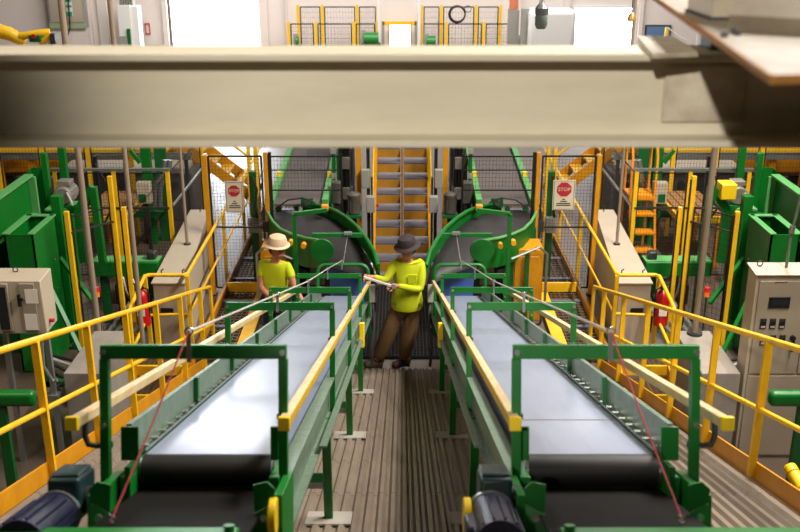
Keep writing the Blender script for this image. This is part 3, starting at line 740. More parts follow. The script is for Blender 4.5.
    MB().tube([q, P(m(343),264,11.9)], .006, 6).build('hanger_rod', CABLE, t)
    q = P(m(325), 208, 13.7); MB().box(q.x-.05, q.x+.05, 13.65, 13.75, q.z-.03, q.z+.05).build('limit_switch', AMBER if False else OYEL, t, bevel=.01)
    for x0 in (m(349), m(312)):
        q = P(x0, 207, 14.05)
    q = P(m(307), 202, 14.1); MB().box(q.x-.09, q.x+.09, 14.08, 14.12, q.z-.08, q.z+.06).build('bearing_plate', GREEND, t)
    MB().cyl((q.x,14.08,q.z),(q.x,14.05,q.z), .045, 16).build('bearing', MOTD, t)
    MB().tube([P(m(275),209,14.0), P(m(288),200,14.0), P(m(303),198,14.0), P(m(315),203,14.0)], .012, 8).build('hose', BLACK, t)
    # yellow guard housing below the curve
    t = thing('machine_guard', 'yellow sheet metal housing under the %s belt curve' % nm, 'machine guard', (X(1.8), 13.3, -.02))
    MB().box(X(1.52), X(1.98), 13.0, 13.5, -.02, 1.05).build('housing', ORNG, t, bevel=.01)
    MB().box(X(1.58), X(1.92), 12.985, 13.0, .2, .95).build('access_panel', ORNG, t, bevel=.006)
    for x in (1.46, 1.74): MB().box(X(x)-.03, X(x)+.03, 12.9, 12.96, -.02, 1.02).build('frame_leg', GREEND, t)
    MB().tube([(X(2.02),12.95,.3),(X(2.02),12.95,1.0),(X(1.9),12.9,1.12),(X(1.5),12.75,1.0)], .02, 8).build('conduit', GALV, t)
    # plate painted for the blue glow between curve and ramp belt
    o = MB().hexa([(X(.5),12.32,.62),(X(.95),12.32,.62),(X(.95),12.38,.62),(X(.5),12.38,.62),(X(.48),12.32,1.08),(X(.97),12.32,1.08),(X(.97),12.38,1.08),(X(.48),12.38,1.08)]).build('transfer_plate', BELTBLU, bevel=.004)
    t3 = thing('transfer_tray', 'transfer plate painted with the blue glow where the curve drops onto the %s sloping belt' % nm, 'transfer plate', (X(.72), 12.35, -.02))
    o.parent = t3; o.location = V(o.location)-V(t3.location)
    for x in (.53, .92): MB().box(X(x)-.02, X(x)+.02, 12.33, 12.37, -.02, .62).build('leg', GREEND, t3)
upper(-1); upper(1)

STAIRY = mat('dull_stair_yellow', (178, 124, 30), .5, dirt=.4, scale=8)
# ------------------------------------------------------------------ middle stair
t = thing('middle_stair', 'double yellow stair with skylight-tinted treads climbing at the end of the aisle', 'stair', (0, 15.5, -.02))
ny, rise, run = 11, .195, .3
for i in range(ny):
    y = 14.95+i*run; z = (i+1)*rise
    for x0, x1 in ((-.43,-.03),(.03,.43)):
        MB().box(x0, x1, y, y+run+.02, z-.03, z).build('tread', TREAD, t, bevel=.003)
        r = MB().box(x0, x1, y-.012, y, z-.17, z-.03)
        r.build('riser', STAIRY, t)
for x in (-.455, 0, .455):
    p, q = V((x,14.87,.02)), V((x,14.87+ny*run,.02+ny*rise))
    MB().prism([p+V((-.022,0,0)), p+V((-.022,.25,-.0)), q+V((-.022,.25,-.05)), q+V((-.022,0,.12)), p+V((-.022,0,.14))], (.044,0,0)).build('stringer', ORNG if x else LUMBD, t)
for x in (-.47, .47):
    MB().tube([(x,14.87,.98),(x,14.87+ny*run,.98+ny*rise)], .013, 8).build('handrail', YEL, t)
    for k in (0, 5, 10): MB().box(x-.02, x+.02, 14.87+k*run, 14.91+k*run, max(0,k*rise), .98+k*rise).build('rail_post', YEL, t)
for sd in (-1, 1):
    nm = SIDE[sd]; X = lambda x: sd*x
    m = lambda px: px if sd < 0 else 804-px
    def boxpx(name, x0, y0, x1, y1, d, dep, mt, parent, bev=.01):
        a, b = P(m(x0), y0, d), P(m(x1), y1, d); return MB().box(a.x, b.x, d, d+dep, b.z, a.z).build(name, mt, parent, bevel=bev)
    d = 14.9
    a = P(m(358.5), 170, d)
    t = thing('equipment_post', 'yellow equipment post with grey boxes on the %s of the middle stair' % nm, 'post', (a.x, d, -.02))
    MB().box(a.x-.04, a.x+.04, d, d+.08, -.02, 2.6).build('column', ORNG, t)
    MB().box(a.x+X(-.15)-.025, a.x+X(-.15)+.025, d-.02, d+.03, -.02, 2.6).build('black_column', BLACK, t)
    boxpx('junction_box', 361, 170, 369.5, 188.5, d-.12, .1, GREYB, t)
    b = boxpx('switch_box', 366, 197, 375, 213, d-.2, .12, GREYB, t)
    q = P(m(376), 206, d-.2); MB().cyl((q.x,d-.14,q.z),(q.x-X(.04),d-.14,q.z), .025, 12).build('red_knob', REDM, t)
    MB().box(P(m(370),0,d).x-.015, P(m(370),0,d).x+.015, d-.06, d-.01, -.02, 1.6).build('box_stand', STEEL, t)
    c = P(m(354), 203, d-.35)
    t = thing('vertical_motor', 'dusty upright motor standing on a stalk %s of the middle stair' % nm, 'motor', (c.x, c.y, -.02))
    MB().lathe((c.x,c.y,c.z-.17), [(.07,0),(.095,.02),(.095,.24),(.1,.25),(.1,.31),(.06,.34)], 18).build('motor_body', MOTD, t)
    f = MB()
    for k in range(12): q = k*math.pi/6; f.box(c.x+.095*math.cos(q)-.006, c.x+.095*math.cos(q)+.006, c.y+.095*math.sin(q)-.006, c.y+.095*math.sin(q)+.006, c.z-.13, c.z+.06)
    f.build('cooling_fins', MOTD, t)
    MB().cyl((c.x,c.y,-.02),(c.x,c.y,c.z-.16), .04, 12).build('stalk', STEEL, t)
    MB().box(c.x-.12, c.x+.12, c.y-.12, c.y+.12, c.z-.21, c.z-.17).build('motor_plate', GREEND, t)
    c = P(m(346), 180, 15.4)
    t = thing('cable_column', 'dark cabled column behind the upright motor on the %s' % nm, 'post', (c.x, 15.4, -.02))
    MB().box(c.x-.07, c.x+.07, 15.4, 15.5, -.02, 2.7).build('column', STEEL, t)
    for k in range(3): MB().tube([(c.x-.05+k*.05,15.38,.1),(c.x-.04+k*.045,15.36,1.3),(c.x-.05+k*.05,15.38,2.6)], .014, 6).build('cable', BLACK, t)
    for k, z in enumerate((1.1, 1.6, 2.1)): MB().box(c.x-.06, c.x+.06, 15.34, 15.4, z, z+.2).build('terminal_box', MOTG, t, bevel=.008)
    a = X(.94)
    t = thing('drive_cabinet', 'dark tall drive cabinet with conduits between the %s feeder belt and the stair' % nm, 'electrical cabinet', (a, 16.4, -.02))
    MB().box(a-.13, a+.13, 16.2, 16.6, -.02, 2.35).build('body', STEEL, t, bevel=.01)
    MB().box(a-.1, a+.1, 16.18, 16.2, .2, 1.1).build('door', MOTD, t, bevel=.004)
    MB().box(a-.1, a+.1, 16.18, 16.2, 1.2, 1.7).build('door', BLACK, t, bevel=.004)
    for k in range(4): MB().tube([(a-.09+.06*k,16.15,1.75),(a-.08+.055*k,16.1,2.0),(a-.09+.06*k,16.15,2.4),(a-.09+.06*k,16.2,2.9)], .016, 6).build('conduit', GALV if k % 2 else BLACK, t)
    c = P(m(334), 180, 15.2)
    t = thing('green_upright', 'narrow green upright with small sensors between %s feeder belt and stair' % nm, 'post', (c.x, 15.2, -.02))
    MB().box(c.x-.03, c.x+.03, 15.2, 15.26, -.02, 2.5).build('column', GREEN, t)
    for z in (1.5, 1.9): MB().box(c.x-.04, c.x+.04, 15.14, 15.2, z, z+.08).build('sensor', GREYB, t)
    # low cluttered devices near the workers' feet
    c = V((X(.43), 12.7, -.02))
    t = thing('pedestal_box', 'grey switch pedestal at the end of the %s rub rail near the stair' % nm, 'control box', c)
    MB().box(c.x-.03, c.x+.03, 12.67, 12.73, -.02, .95).build('stand', WHITE, t)
    MB().box(c.x-.08, c.x+.08, 12.6, 12.68, .62, .85).build('box', GREYB, t, bevel=.008)
    MB().tube([c+V((X(-.02),-.05,.62)), c+V((X(-.08),-.08,.4)), c+V((X(-.03),-.06,.2)), c+V((0,-.05,.03))], .018, 8).build('conduit', STEEL, t)

# ------------------------------------------------------------------ green presses at both sides
def press(sd):
    nm = SIDE[sd]; X = lambda x: sd*x; m = lambda px: px if sd < 0 else 804-px
    t = thing('green_press', 'big green steel press frame behind the %s ramp rail' % nm, 'machine', (X(4.7), 12.2, -.02))
    MB().box(X(4.52), X(4.40), 12.2, 12.34, -.02, 2.04).build('column', GREEN, t, bevel=.004)
    MB().box(X(4.88), X(4.80), 13.0, 13.08, -.02, 2.42).build('column', GREEN, t, bevel=.004)
    q = P(m(60.5), 150, 14.2); MB().box(q.x-.05, q.x+.05, 14.2, 14.3, -.02, 2.7).build('column', GREEN, t, bevel=.004)
    # folded back panel
    p = [P(m(22),178,13.0), P(m(31),168,13.3), P(m(41),167,13.3), P(m(43),176,13.2)]
    MB().strip([V((v.x,v.y,.4)) for v in p], p, (0,.02,0)).build('folded_panel', GREEN, t)
    # side panel with flange running in depth
    MB().box(X(5.0), X(5.03), 11.3, 12.8, .5, 2.15).build('side_panel', GREEN, t)
    f = MB().box(X(4.93), X(5.05), 11.3, 12.82, 2.15, 2.18); f.box(X(4.9), X(5.0), 12.78, 12.82, .5, 2.15); f.box(X(4.93), X(5.03), 11.3, 12.8, 1.62, 1.65)
    f.build('panel_flange', GREENL, t, bevel=.003)
    # open box in front
    b = MB(); x0, x1, ya, yb, z1 = 4.8, 4.45, 11.3, 12.1, 1.82
    b.box(X(x0), X(x0-.02), ya, yb, -.02, z1); b.box(X(x1), X(x1+.02), ya, yb, .0, z1); b.box(X(x0), X(x1), ya, ya+.02, .0, z1); b.box(X(x0), X(x1), yb-.02, yb, 0, z1)
    b.build('front_box', GREEN, t)
    r = MB(); r.box(X(x0+.02), X(x0-.07), ya-.01, yb, z1, z1+.02); r.box(X(x1-.02), X(x1+.06), ya-.01, yb, z1, z1+.02); r.box(X(x0), X(x1), yb-.07, yb+.01, z1, z1+.02)
    r.build('box_rim', GREENL, t, bevel=.003)
    for z in (.5, .9, 1.3):
        for y in (11.45, 11.9): MB().cyl((X(x1),y,z),(X(x1-.012),y,z), .016, 8).build('bolt', SILV, t)
    MB().box(X(5.4), X(4.85), 11.9, 13.0, -.02, 1.6).build('lower_body', GREEND, t, bevel=.01)
    for z in (.6, 1.15): MB().box(X(5.3), X(4.9), 11.86, 11.9, z-.04, z+.04).build('rib', GREEN, t)
    # braces and floor frame
    MB().bar(P(m(60),258,12.15), V((X(3.95),11.75,.75)), .05, .05).build('diagonal_brace', GREEN, t)
    MB().bar(P(m(50),288,11.6), V((X(4.0),11.2,.3)), .05, .05).build('diagonal_brace', GREEN, t)
    f = MB().box(X(4.4), X(4.32), 10.9, 10.98, -.02, .55); f.box(X(4.4), X(3.9), 10.9, 10.98, -.02, .06); f.box(X(4.4), X(3.9), 12.0, 12.08, -.02, .06); f.box(X(3.98), X(3.9), 10.98, 12.0, -.02, .06)
    f.build('base_frame', GREEND, t, bevel=.003)
    # A frame with its motor plate
    A = [P(m(93),187,12.62), P(m(78),209,12.62), P(m(84),262,12.62), P(m(103),262,12.62)]
    f = MB()
    for i, w in ((0,.09),(1,.09),(3,.09)): f.bar(A[i], A[(i+1) % 4], w, .1)
    f.bar(A[1], P(m(58),209,13.1), .09, .1)
    f.build('side_frame', GREEN, t)
    a = P(m(66), 206, 12.9)
    MB().box(a.x-.24, a.x+.22, 12.75, 13.15, a.z-.03, a.z).build('motor_plate', GREENL, t, bevel=.003)
    z = a.z
    mo = MB().cyl((a.x-.02,12.85,z+.15),(a.x-.02,13.2,z+.15), .125, 20).build('press_motor', MOTG, t, bevel=.02)
    f = MB()
    for k in range(16): q = k*math.pi/8; f.box(a.x-.02+.128*math.cos(q)-.006, a.x-.02+.128*math.cos(q)+.006, 12.9, 13.15, z+.15+.128*math.sin(q)-.006, z+.15+.128*math.sin(q)+.006)
    f.build('cooling_fins', MOTG, mo)
    MB().box(a.x-.1, a.x+.08, 12.92, 13.1, z+.27, z+.34).build('terminal_box', MOTG, mo, bevel=.01)
    MB().tube([(a.x+.05,12.85,z+.2),(a.x+.12,12.78,z+.1),(a.x+.15,12.75,z+.0)], .016, 8).build('cable', CABLE, mo)
    if sd > 0:
        c = P(727, 190, 12.55); MB().box(c.x-.1, c.x+.1, 12.45, 12.7, c.z-.11, c.z+.1).build('motor_guard', YBRT, t, bevel=.012)
        c = P(753, 238, 11.29) ; 
    # horizontal beam
    t = thing('green_crossbeam', 'green box beam with lighter top lying across the floor behind the %s extinguisher' % nm, 'beam', (X(3.9), 12.9, -.02))
    a, b = P(m(94),266,12.9), P(m(160),266,12.9)
    MB().box(a.x, b.x, 12.8, 13.1, .72, .93).build('box_section', GREENL if False else GREEN, t, bevel=.012)
    MB().box(a.x, b.x, 12.83, 13.07, .931, .938).build('lighter_top', GREENL, t)  # thin sheet of lighter green on the top face
    for q in (.12, .8): x = a.x+(b.x-a.x)*q; MB().box(x-.05, x+.05, 12.9, 13.0, -.02, .73).build('leg', GREEND, t)
    q = P(m(152), 254, 12.95); MB().box(q.x-.06, q.x+.06, 12.88, 13.02, .938, 1.05).build('small_motor', STEEL, t, bevel=.02)
    # signal stack light
    b = P(m(97), 292, 11.3)
    t = thing('stack_light', 'small red and amber stack light on a thin stem before the %s press' % nm, 'signal light', (b.x, 11.3, -.02))
    MB().cyl((b.x,11.3,-.02),(b.x,11.3,b.z-.06), .012, 8).build('stem', STEEL, t)
    MB().cyl((b.x,11.3,b.z-.06),(b.x,11.3,b.z), .03, 12).build('amber_lens', AMBER, t)
    MB().cyl((b.x,11.3,b.z),(b.x,11.3,b.z+.06), .03, 12).build('red_lens', REDL, t)
    # pipes on the floor
    t = thing('floor_pipes', 'bundle of grey pipes slanting on the floor behind the %s ramp rail' % nm, 'pipes', (X(4), 11.8, -.02))
    for k in range(4):
        x = 3.75+.09*k
        MB().tube([(X(x),11.0,.05+.02*k),(X(x+.02),11.6,.08),(X(x-.25),12.6,.22+.05*k),(X(x-.3),13.0,.45)], .032, 8).build('pipe', GALV, t)
press(-1); press(1)

# ------------------------------------------------------------------ behind the fences
def backdrop(sd):
    nm = SIDE[sd]; X = lambda x: sd*x; m = lambda px: px if sd < 0 else 804-px
    # grey box with green face on a post
    d = 15.6; a, b = P(m(135.5),183,d), P(m(151),204,d)
    t = thing('isolator_box', 'grey isolator box with green face behind the %s fence' % nm, 'control box', ((a.x+b.x)/2, d, -.02))
    MB().box(a.x, b.x, d, d+.15, b.z, a.z).build('case', BEIGE, t, bevel=.008)
    a2, b2 = P(m(138.5),194,d), P(m(146.5),202,d); MB().box(a2.x, b2.x, d-.015, d, b2.z, a2.z).build('green_face', GREEND, t, bevel=.004)
    MB().box((a.x+b.x)/2-.03, (a.x+b.x)/2+.03, d+.15, d+.21, -.02, a.z).build('stand', STEEL, t)
    # green columns
    t = thing('green_stanchion', 'thick green stanchion with galvanised ducts beyond the %s fence' % nm, 'column', (X(4.3), 16.4, -.02))
    q = P(m(146), 170, 16.4).x; MB().box(q-.075, q+.075, 16.4, 16.55, -.02, 3.0).build('column', GREEN, t, bevel=.004)
    q2 = P(m(161), 170, 16.6).x; MB().box(q2-.1, q2+.1, 16.6, 16.7, -.02, 3.0).build('column', GREEND, t, bevel=.004)
    MB().bar(P(m(118),214,16.3), P(m(172),214,16.3), .1, .1).build('crossbar', GREEND, t)
    MB().bar(P(m(130),150,16.35), P(m(140),163,16.35), .06, .06).build('brace', GREEN, t)
    for k in range(2):
        x0 = 156+k*5
        MB().tube([P(m(x0-1),208,16.1), P(m(x0-1),190,16.1), P(m(x0+1),182,16.1), P(m(x0+7),174,16.1), P(m(x0+9),160,16.1)], .045, 10).build('duct', GALV, t)
    # lumber table
    t = thing('outfeed_table', 'low yellow edged table with brown boards behind the %s fence' % nm, 'table', (X(4.9), 15.9, -.02))
    MB().box(X(4.45), X(5.2), 15.2, 16.7, .75, .85).build('table_frame', YEL, t)
    for k in range(5): MB().box(X(4.5+.14*k), X(4.5+.14*k+.12), 15.25, 16.65, .851, .885).build('slat', LUMB, t)
    for x in (4.5, 5.15):
        for y in (15.3, 16.6): MB().box(X(x)-.04, X(x)+.04, y-.04, y+.04, -.02, .75).build('leg', ORNG, t)
    # long grey machine bed
    t = thing('machine_bed', 'long grey machine bed with pale covers in the shade beyond the %s fence' % nm, 'machine', (X(5), 18.2, -.02))
    MB().box(X(3.9), X(6.5), 17.8, 18.6, -.02, .9).build('bed', MOTD, t, bevel=.02)
    MB().box(X(4.0), X(6.3), 17.75, 18.4, .9, 1.02).build('cover', BEIGE, t, bevel=.02)
    for k in range(4): MB().cyl((X(4.2+.5*k),17.72,.7),(X(4.2+.5*k),17.8,.7), .07, 12).build('hub', STEEL, t)
    # yellow gantry
    t = thing('yellow_gantry', 'yellow steel gantry over brown timber frames at the %s back' % nm, 'gantry', (X(7), 19.6, -.02))
    z = P(m(60),151,19.6).z
    MB().box(X(4.6), X(10.5), 19.5, 19.7, z-.1, z+.06).build('beam', YEL, t, bevel=.01)
    for x in (4.7, 6.4, 7.6, 8.3, 9.8): MB().box(X(x)-.07, X(x)+.07, 19.72, 19.86, -.02, 2.6).build('column', ORNG, t)
    MB().box(X(4.0), X(10.5), 20.2, 20.5, z-.6, z-.3).build('beam', ORNG, t, bevel=.01)
    for k in range(5): MB().box(X(4.2), X(10.5), 20.9, 21.1, .05+.25*k, .2+.25*k).build('rail', (LUMBD, STEEL, ORNG)[k % 3], t)
    for x in (5.2, 7.0, 8.8): MB().box(X(x)-.3, X(x)+.3, 21.15, 21.6, -.02, 1.5).build('timber_bay', LUMBD, t)
    # rear fence, hydraulic unit, hoses
    t = thing('rear_fence', 'rear black mesh fence with yellow posts beyond the %s green press' % nm, 'fence', (X(6), 16.9, -.02))
    xs = [4.75, 5.5, 6.3, 7.1, 7.9]
    for x in xs: MB().box(X(x)-.035, X(x)+.035, 16.87, 16.93, -.02, 2.0).build('post', YEL, t)
    for i in range(4): fence_panel((X(xs[i])+sd*.06, 16.9, .15), (X(xs[i+1]-xs[i]-.12),0,0), (0,0,1.75), t, 12, 24)
    t = thing('hydraulic_unit', 'low hydraulic unit with grey hoses on the floor between beam and fence, %s' % nm, 'hydraulic unit', (X(4.0), 13.8, -.02))
    MB().box(X(3.75), X(4.25), 13.6, 14.1, -.02, .3).build('tank', STEEL, t, bevel=.02)
    MB().cyl((X(3.9),13.75,.42),(X(3.9),14.0,.42), .1, 16).build('pump_motor', MOTG, t, bevel=.015)
    MB().box(X(4.02), X(4.2), 13.7, 13.95, .3, .52).build('valve_block', GALV, t, bevel=.01)
    for k in range(4):
        MB().tube([(X(4.05+.04*k),13.72,.5),(X(4.0+.05*k),13.5,.62),(X(3.85+.08*k),13.35,.3),(X(3.7+.1*k),13.3,.05)], .02, 8).build('hose', BLACK if k % 2 else GALV, t)
    t = thing('cable_tray', 'long pale cable tray with black cables above the machine bed, %s' % nm, 'cable tray', (X(5.5), 17.4, -.02))
    MB().box(X(3.8), X(7.6), 17.3, 17.5, 1.28, 1.31).box(X(3.8), X(7.6), 17.3, 17.31, 1.31, 1.37).box(X(3.8), X(7.6), 17.49, 17.5, 1.31, 1.37).build('tray', GALV, t)
    for k in range(3): MB().tube([(X(3.9+2*q),17.35+.04*k,1.335+.01*(q % 2)) for q in (0,.6,1.2,1.7)], .018, 6).build('cable', BLACK, t)
    for x in (3.9, 5.6, 7.4): MB().box(X(x)-.03, X(x)+.03, 17.37, 17.43, -.02, 1.28).build('stand', STEEL, t)
    c = P(m(100), 205, 15.0)
    t = thing('black_post', 'thin black post with a loop of cable behind the %s fence rail' % nm, 'post', (c.x, 15.0, -.02))
    MB().box(c.x-.025, c.x+.025, 14.97, 15.03, -.02, 1.9).build('column', BLACK, t)
    MB().tube([(c.x,14.95,1.8),(c.x+.15,14.93,1.5),(c.x+.28,14.95,1.2),(c.x+.1,14.95,.9),(c.x,14.95,.7)], .018, 8).build('cable', BLACK, t)
    t = thing('floor_hoses', 'tangle of dark hoses lying on the floor near the %s pedestal' % nm, 'hoses', (X(4.2), 10.9, -.02))
    for k in range(4):
        MB().tube([(X(3.75+.06*k),10.4,.02),(X(3.85+.12*k),10.8,.03),(X(4.3-.1*k),11.1+.1*k,.05),(X(4.6),11.2+.05*k,.25)], .022, 8).build('hose', BLACK if k != 2 else CABLE, t)
    # yellow ship's stair crossing behind the gate
    t = thing('yellow_stair', 'steep yellow stair with cross treads rising outward behind the %s STOP gate' % nm, 'stair', (X(3.9), 19.2, -.02))
    p, q = V((X(2.9),18.8,.1)), V((X(4.9),18.8,1.75))
    for y in (18.8, 19.6):
        MB().bar(V((p.x,y,p.z)), V((q.x,y,q.z)), .05, .2, up=(0,0,1)).build('stringer', ORNG, t)
        MB().tube([V((p.x,y,p.z+.8)), V((q.x,y,q.z+.8))], .025, 8).build('handrail', YEL, t)
        for k in (.05, .5, .95): r = p.lerp(q, k); MB().cyl((r.x,y,r.z),(r.x,y,r.z+.8), .02, 8).build('rail_post', YEL, t)
    for k in range(8): r = p.lerp(q, (k+.5)/8); MB().box(r.x-.12, r.x+.12, 18.82, 19.58, r.z-.02, r.z+.02).build('tread', YEL, t)
    MB().box(q.x-.05, q.x+.05, 18.8, 18.9, -.02, q.z).build('support', ORNG, t)
    # more yellow uprights by the gate
    for k, (px, d) in enumerate(((249,16.5),(256,15.8))):
        a = P(m(px), 170, d)
        t = thing('yellow_upright', '%s yellow upright standing behind the %s STOP gate' % (('slim far','slim near')[k], nm), 'post', (a.x, d, -.02))
        MB().box(a.x-.03, a.x+.03, d, d+.06, -.02, 2.8).build('column', YEL, t)
        MB().box(a.x-.07, a.x+.07, d-.03, d+.09, -.02, .0).build('base_plate', STEEL, t)
    c = P(m(254), 215, 14.6)
    t = thing('hose_column', 'green column with dark hoses beside the %s gate latch' % nm, 'column', (c.x, 14.6, -.02))
    MB().box(c.x-.05, c.x+.05, 14.6, 14.7, -.02, 1.75).build('column', GREEND, t)
    MB().box(c.x-.08, c.x+.08, 14.5, 14.6, .8, 1.05).build('valve_box', GREYB, t, bevel=.01)
    MB().tube([(c.x,14.55,1.7),(c.x+.08,14.5,1.5),(c.x+.03,14.5,1.2),(c.x+.06,14.52,1.05)], .02, 8).build('hose', BLACK, t)
backdrop(-1); backdrop(1)
# orange step ladder on the right, wood chips tray etc
t = thing('step_ladder', 'orange platform step ladder behind the right fence', 'ladder', (3.9, 15.4, -.02))
for x in (3.72, 4.12):
    MB().tube([(x,15.1,-.02),(x,15.5,1.1),(x,15.52,1.75),(x,15.62,1.98),(x,15.85,2.02),(x,15.96,1.9),(x,15.96,1.1)], .022, 8).build('side_rail', OYEL, t)
    MB().tube([(x,16.05,-.02),(x,15.95,1.1)], .02, 8).build('rear_leg', OYEL, t)
for k in range(3):
    z = .27+.28*k; MB().box(3.72, 4.12, 15.06+.36*z, 15.3+.36*z, z-.02, z+.02).build('tread', OYEL, t)
MB().box(3.70, 4.14, 15.48, 15.98, 1.05, 1.12).build('platform', OYEL, t)

# ------------------------------------------------------------------ the far hall, over the beam
def robot_fence(sd):
    nm = SIDE[sd]
    for row, (pxs, top, d) in enumerate((([289,316,354,377] if sd < 0 else [421.5,446,483.5,510.5], 22, 41.0), ([299,323,357.5,378] if sd < 0 else [421.5,441,475.5,499.5], 5, 42.0))):
        t = thing('robot_fence', '%s yellow and black mesh fence at the far wall, %s of the small door' % (('low front','tall rear')[row], nm), 'fence', (P(pxs[0],40,d).x, d, -.02))
        z = P(400, top, d).z
        xs = [P(p,40,d).x for p in pxs]
        for x in xs: MB().box(x-.06, x+.06, d-.06, d+.06, -.02, z).build('post', YEL, t)
        for i in range(3): fence_panel((xs[i]+.1,d,.02), (xs[i+1]-xs[i]-.2,0,0), (0,0,z-.1), t, 10, 8, r=.006, fr=.045)
    for k, (px, w_, h_) in enumerate(((371,20,14),(297,8,10)) if sd < 0 else ((431,14,10),(520,5,9))):
        a, b = P(px-w_/2, 44-h_, 40.3), P(px+w_/2, 44, 40.3)
        t = thing('green_pump', '%s small green pump unit by the far fences, %s of the small door' % (('nearer','outer')[k], nm), 'machine', ((a.x+b.x)/2, 40.4, -.02))
        MB().box(a.x, b.x, 40.2, 40.6, -.02, a.z*.5).build('base', GREEND, t, bevel=.04)
        MB().cyl((a.x+.1,40.4,a.z*.6),(b.x-.1,40.4,a.z*.6), a.z*.25+.05, 14).build('pump_body', GREEN, t)
        MB().box(a.x, a.x+.2, 40.3, 40.5, a.z*.5, a.z).build('riser', GREYB, t)
robot_fence(-1); robot_fence(1)
c = P(457, 14.5, 41.85)
t = thing('hose_coil', 'black coiled hose hung on the tall far fence right of the small door', 'hose', c)
for k in range(4): MB().torus(c+V((.02*(k % 2),-.03*k,.01*k)), .33-.02*(k % 2), .035, (0,1,0), 28, 8).build('loop', BLACK, t)
c = P(468, 9, 41.9); t = thing('hose_coil', 'small thin wire loop on the tall far fence', 'hose', c); MB().torus(c, .13, .015, (0,1,0), 20, 6).build('loop', STEEL, t)
# yellow goal frame round the small door
t = thing('door_frame_guard', 'yellow goal-shaped guard around the small bright opening', 'guard', (P(398,40,43).x, 43, -.02))
a, b = P(383,25,43), P(416,22,43)
MB().box(a.x, b.x, 42.95, 43.05, a.z, a.z+.15).build('lintel', YEL, t)
for x in (a.x, b.x): MB().box(x-.06, x+.06, 42.95, 43.05, -.02, a.z+.15).build('post', GREYB, t)
# white poles beside the fences
for k, px in enumerate((379, 419)):
    a = P(px, 40, 40.8)
    o = MB().cyl((a.x,40.8,-.02),(a.x,40.8,8), .07, 12).build('white_pipe', WHITE)
    tag(o, 'white vertical pipe at the %s far mesh fence' % ('left','right')[k], 'pipe')
# robot arm far left
t = thing('industrial_robot', 'yellow industrial robot arm resting low at the far left', 'robot', (P(22,44,38).x, 38, -.02))
a = P(8, 44, 38)
MB().lathe((a.x,38,-.02), [(.5,0),(.5,.2),(.4,.25),(.4,.5)], 16).build('base', YEL, t)
p1, p2, p3 = P(-5,30,38), P(25,42,38), P(50,33,38)
MB().tube([p1, P(10,34,38), p2], [.28,.26,.2], 12).build('lower_arm', YEL, t)
MB().tube([P(20,36,37.9), P(38,34,37.9), p3], [.13,.16,.17], 12).build('upper_arm', YEL, t)
MB().tube([p3, P(44,41,37.9), P(40,43,37.9)], [.17,.14,.1], 10).build('wrist', YEL, t)
c = P(36, 38, 37.7); MB().box(c.x-.25, c.x+.2, 37.6, 37.75, c.z-.15, c.z+.12).build('motor_cover', GREEND, t, bevel=.04)
c = P(34, 36, 37.6); MB().cyl((c.x,37.6,c.z),(c.x,37.5,c.z), .08, 10).build('red_cap', REDM, t)
c = P(53, 36, 37.8); MB().box(c.x-.1, c.x+.1, 37.7, 37.9, c.z-.3, c.z+.1).build('gripper', STEEL, t, bevel=.03)
# machine window panel with its green sign
a, b = P(47,-6,43), P(87,28,43)
t = thing('glazed_booth', 'grey glazed booth front with green sill at the far left wall', 'booth', ((a.x+b.x)/2, 43, -.02))
MB().box(a.x, b.x, 42.9, 43.3, b.z, a.z+1).build('panel', GREYB, t)
MB().box(a.x+.08, b.x-.08, 42.86, 42.9, b.z+.25, a.z+.9).build('glazing', mat('misty_glass', (196, 186, 168), .15, metal=.3, dirt=0), t)
MB().box(a.x, b.x, 42.84, 42.9, b.z, b.z+.22).build('sill_band', mat('pale_green', (150, 170, 130), .5, dirt=0), t)
MB().box(a.x, b.x, 42.95, 43.3, -.02, b.z).build('plinth', WALLM, t)
a, b = P(65,-4,42.5), P(73,16,42.5)
t = thing('wall_sign', 'green and white notice sign hanging before the far glazed booth', 'sign', ((a.x+b.x)/2, 42.5, b.z))
MB().box(a.x, b.x, 42.45, 42.5, b.z, a.z).build('board', WHITE, t)
for f0, f1 in ((0,.22),(.45,.55),(.72,1)): MB().box(a.x, b.x, 42.43, 42.45, b.z+(a.z-b.z)*f0, b.z+(a.z-b.z)*f1).build('green_band', GREENS, t)
MB().tube([P(67.5,-6,42.4),P(69,10,42.4),P(70,28,42.4),P(67,37,42.4)], .03, 6).build('cable', BLACK, t)
# white cabinet with grille
a, b = P(117,5,42.3), P(134,45,42.3)
t = thing('white_cabinet', 'tall white electrical cabinet with louvred top at the far wall', 'electrical cabinet', ((a.x+b.x)/2, 42.5, -.02))
MB().box(a.x, b.x, 42.2, 42.9, -.02, a.z).build('body', WHITE, t, bevel=.02)
c = P(138.5,20,42.3).x; MB().box(b.x, c, 42.3, 42.9, -.02, a.z-.05).build('side_door', WHITE, t, bevel=.02)
for k in range(6): MB().box(a.x+.1+.1*k, a.x+.15+.1*k, 42.3, 42.8, a.z, a.z+.4).build('louvre', GREYB, t)
q = P(128, 29, 42.1); MB().box(q.x-.07, q.x+.07, 42.1, 42.19, -.02, q.z).build('green_strip', GREEND, t)
q, q2 = P(116,34,42.1), P(126,45,42.1); MB().box(q.x, q2.x, 42.12, 42.19, -.02, q.z-.1).build('grey_panel', GREYB, t)
c = P(147.5, 29, WB-.05)
o = MB()
for dx in (-.09, .09): o.box(c.x+dx-.02, c.x+dx+.02, WB-.05, WB-.02, c.z-.2, c.z+.22)
for dz in (-.2, .22): o.box(c.x-.11, c.x+.11, WB-.05, WB-.02, c.z+dz-.02, c.z+dz+.02)
tag(o.build('marker_frame', REDM), 'small red outline marker on the far wall', 'wall marker')
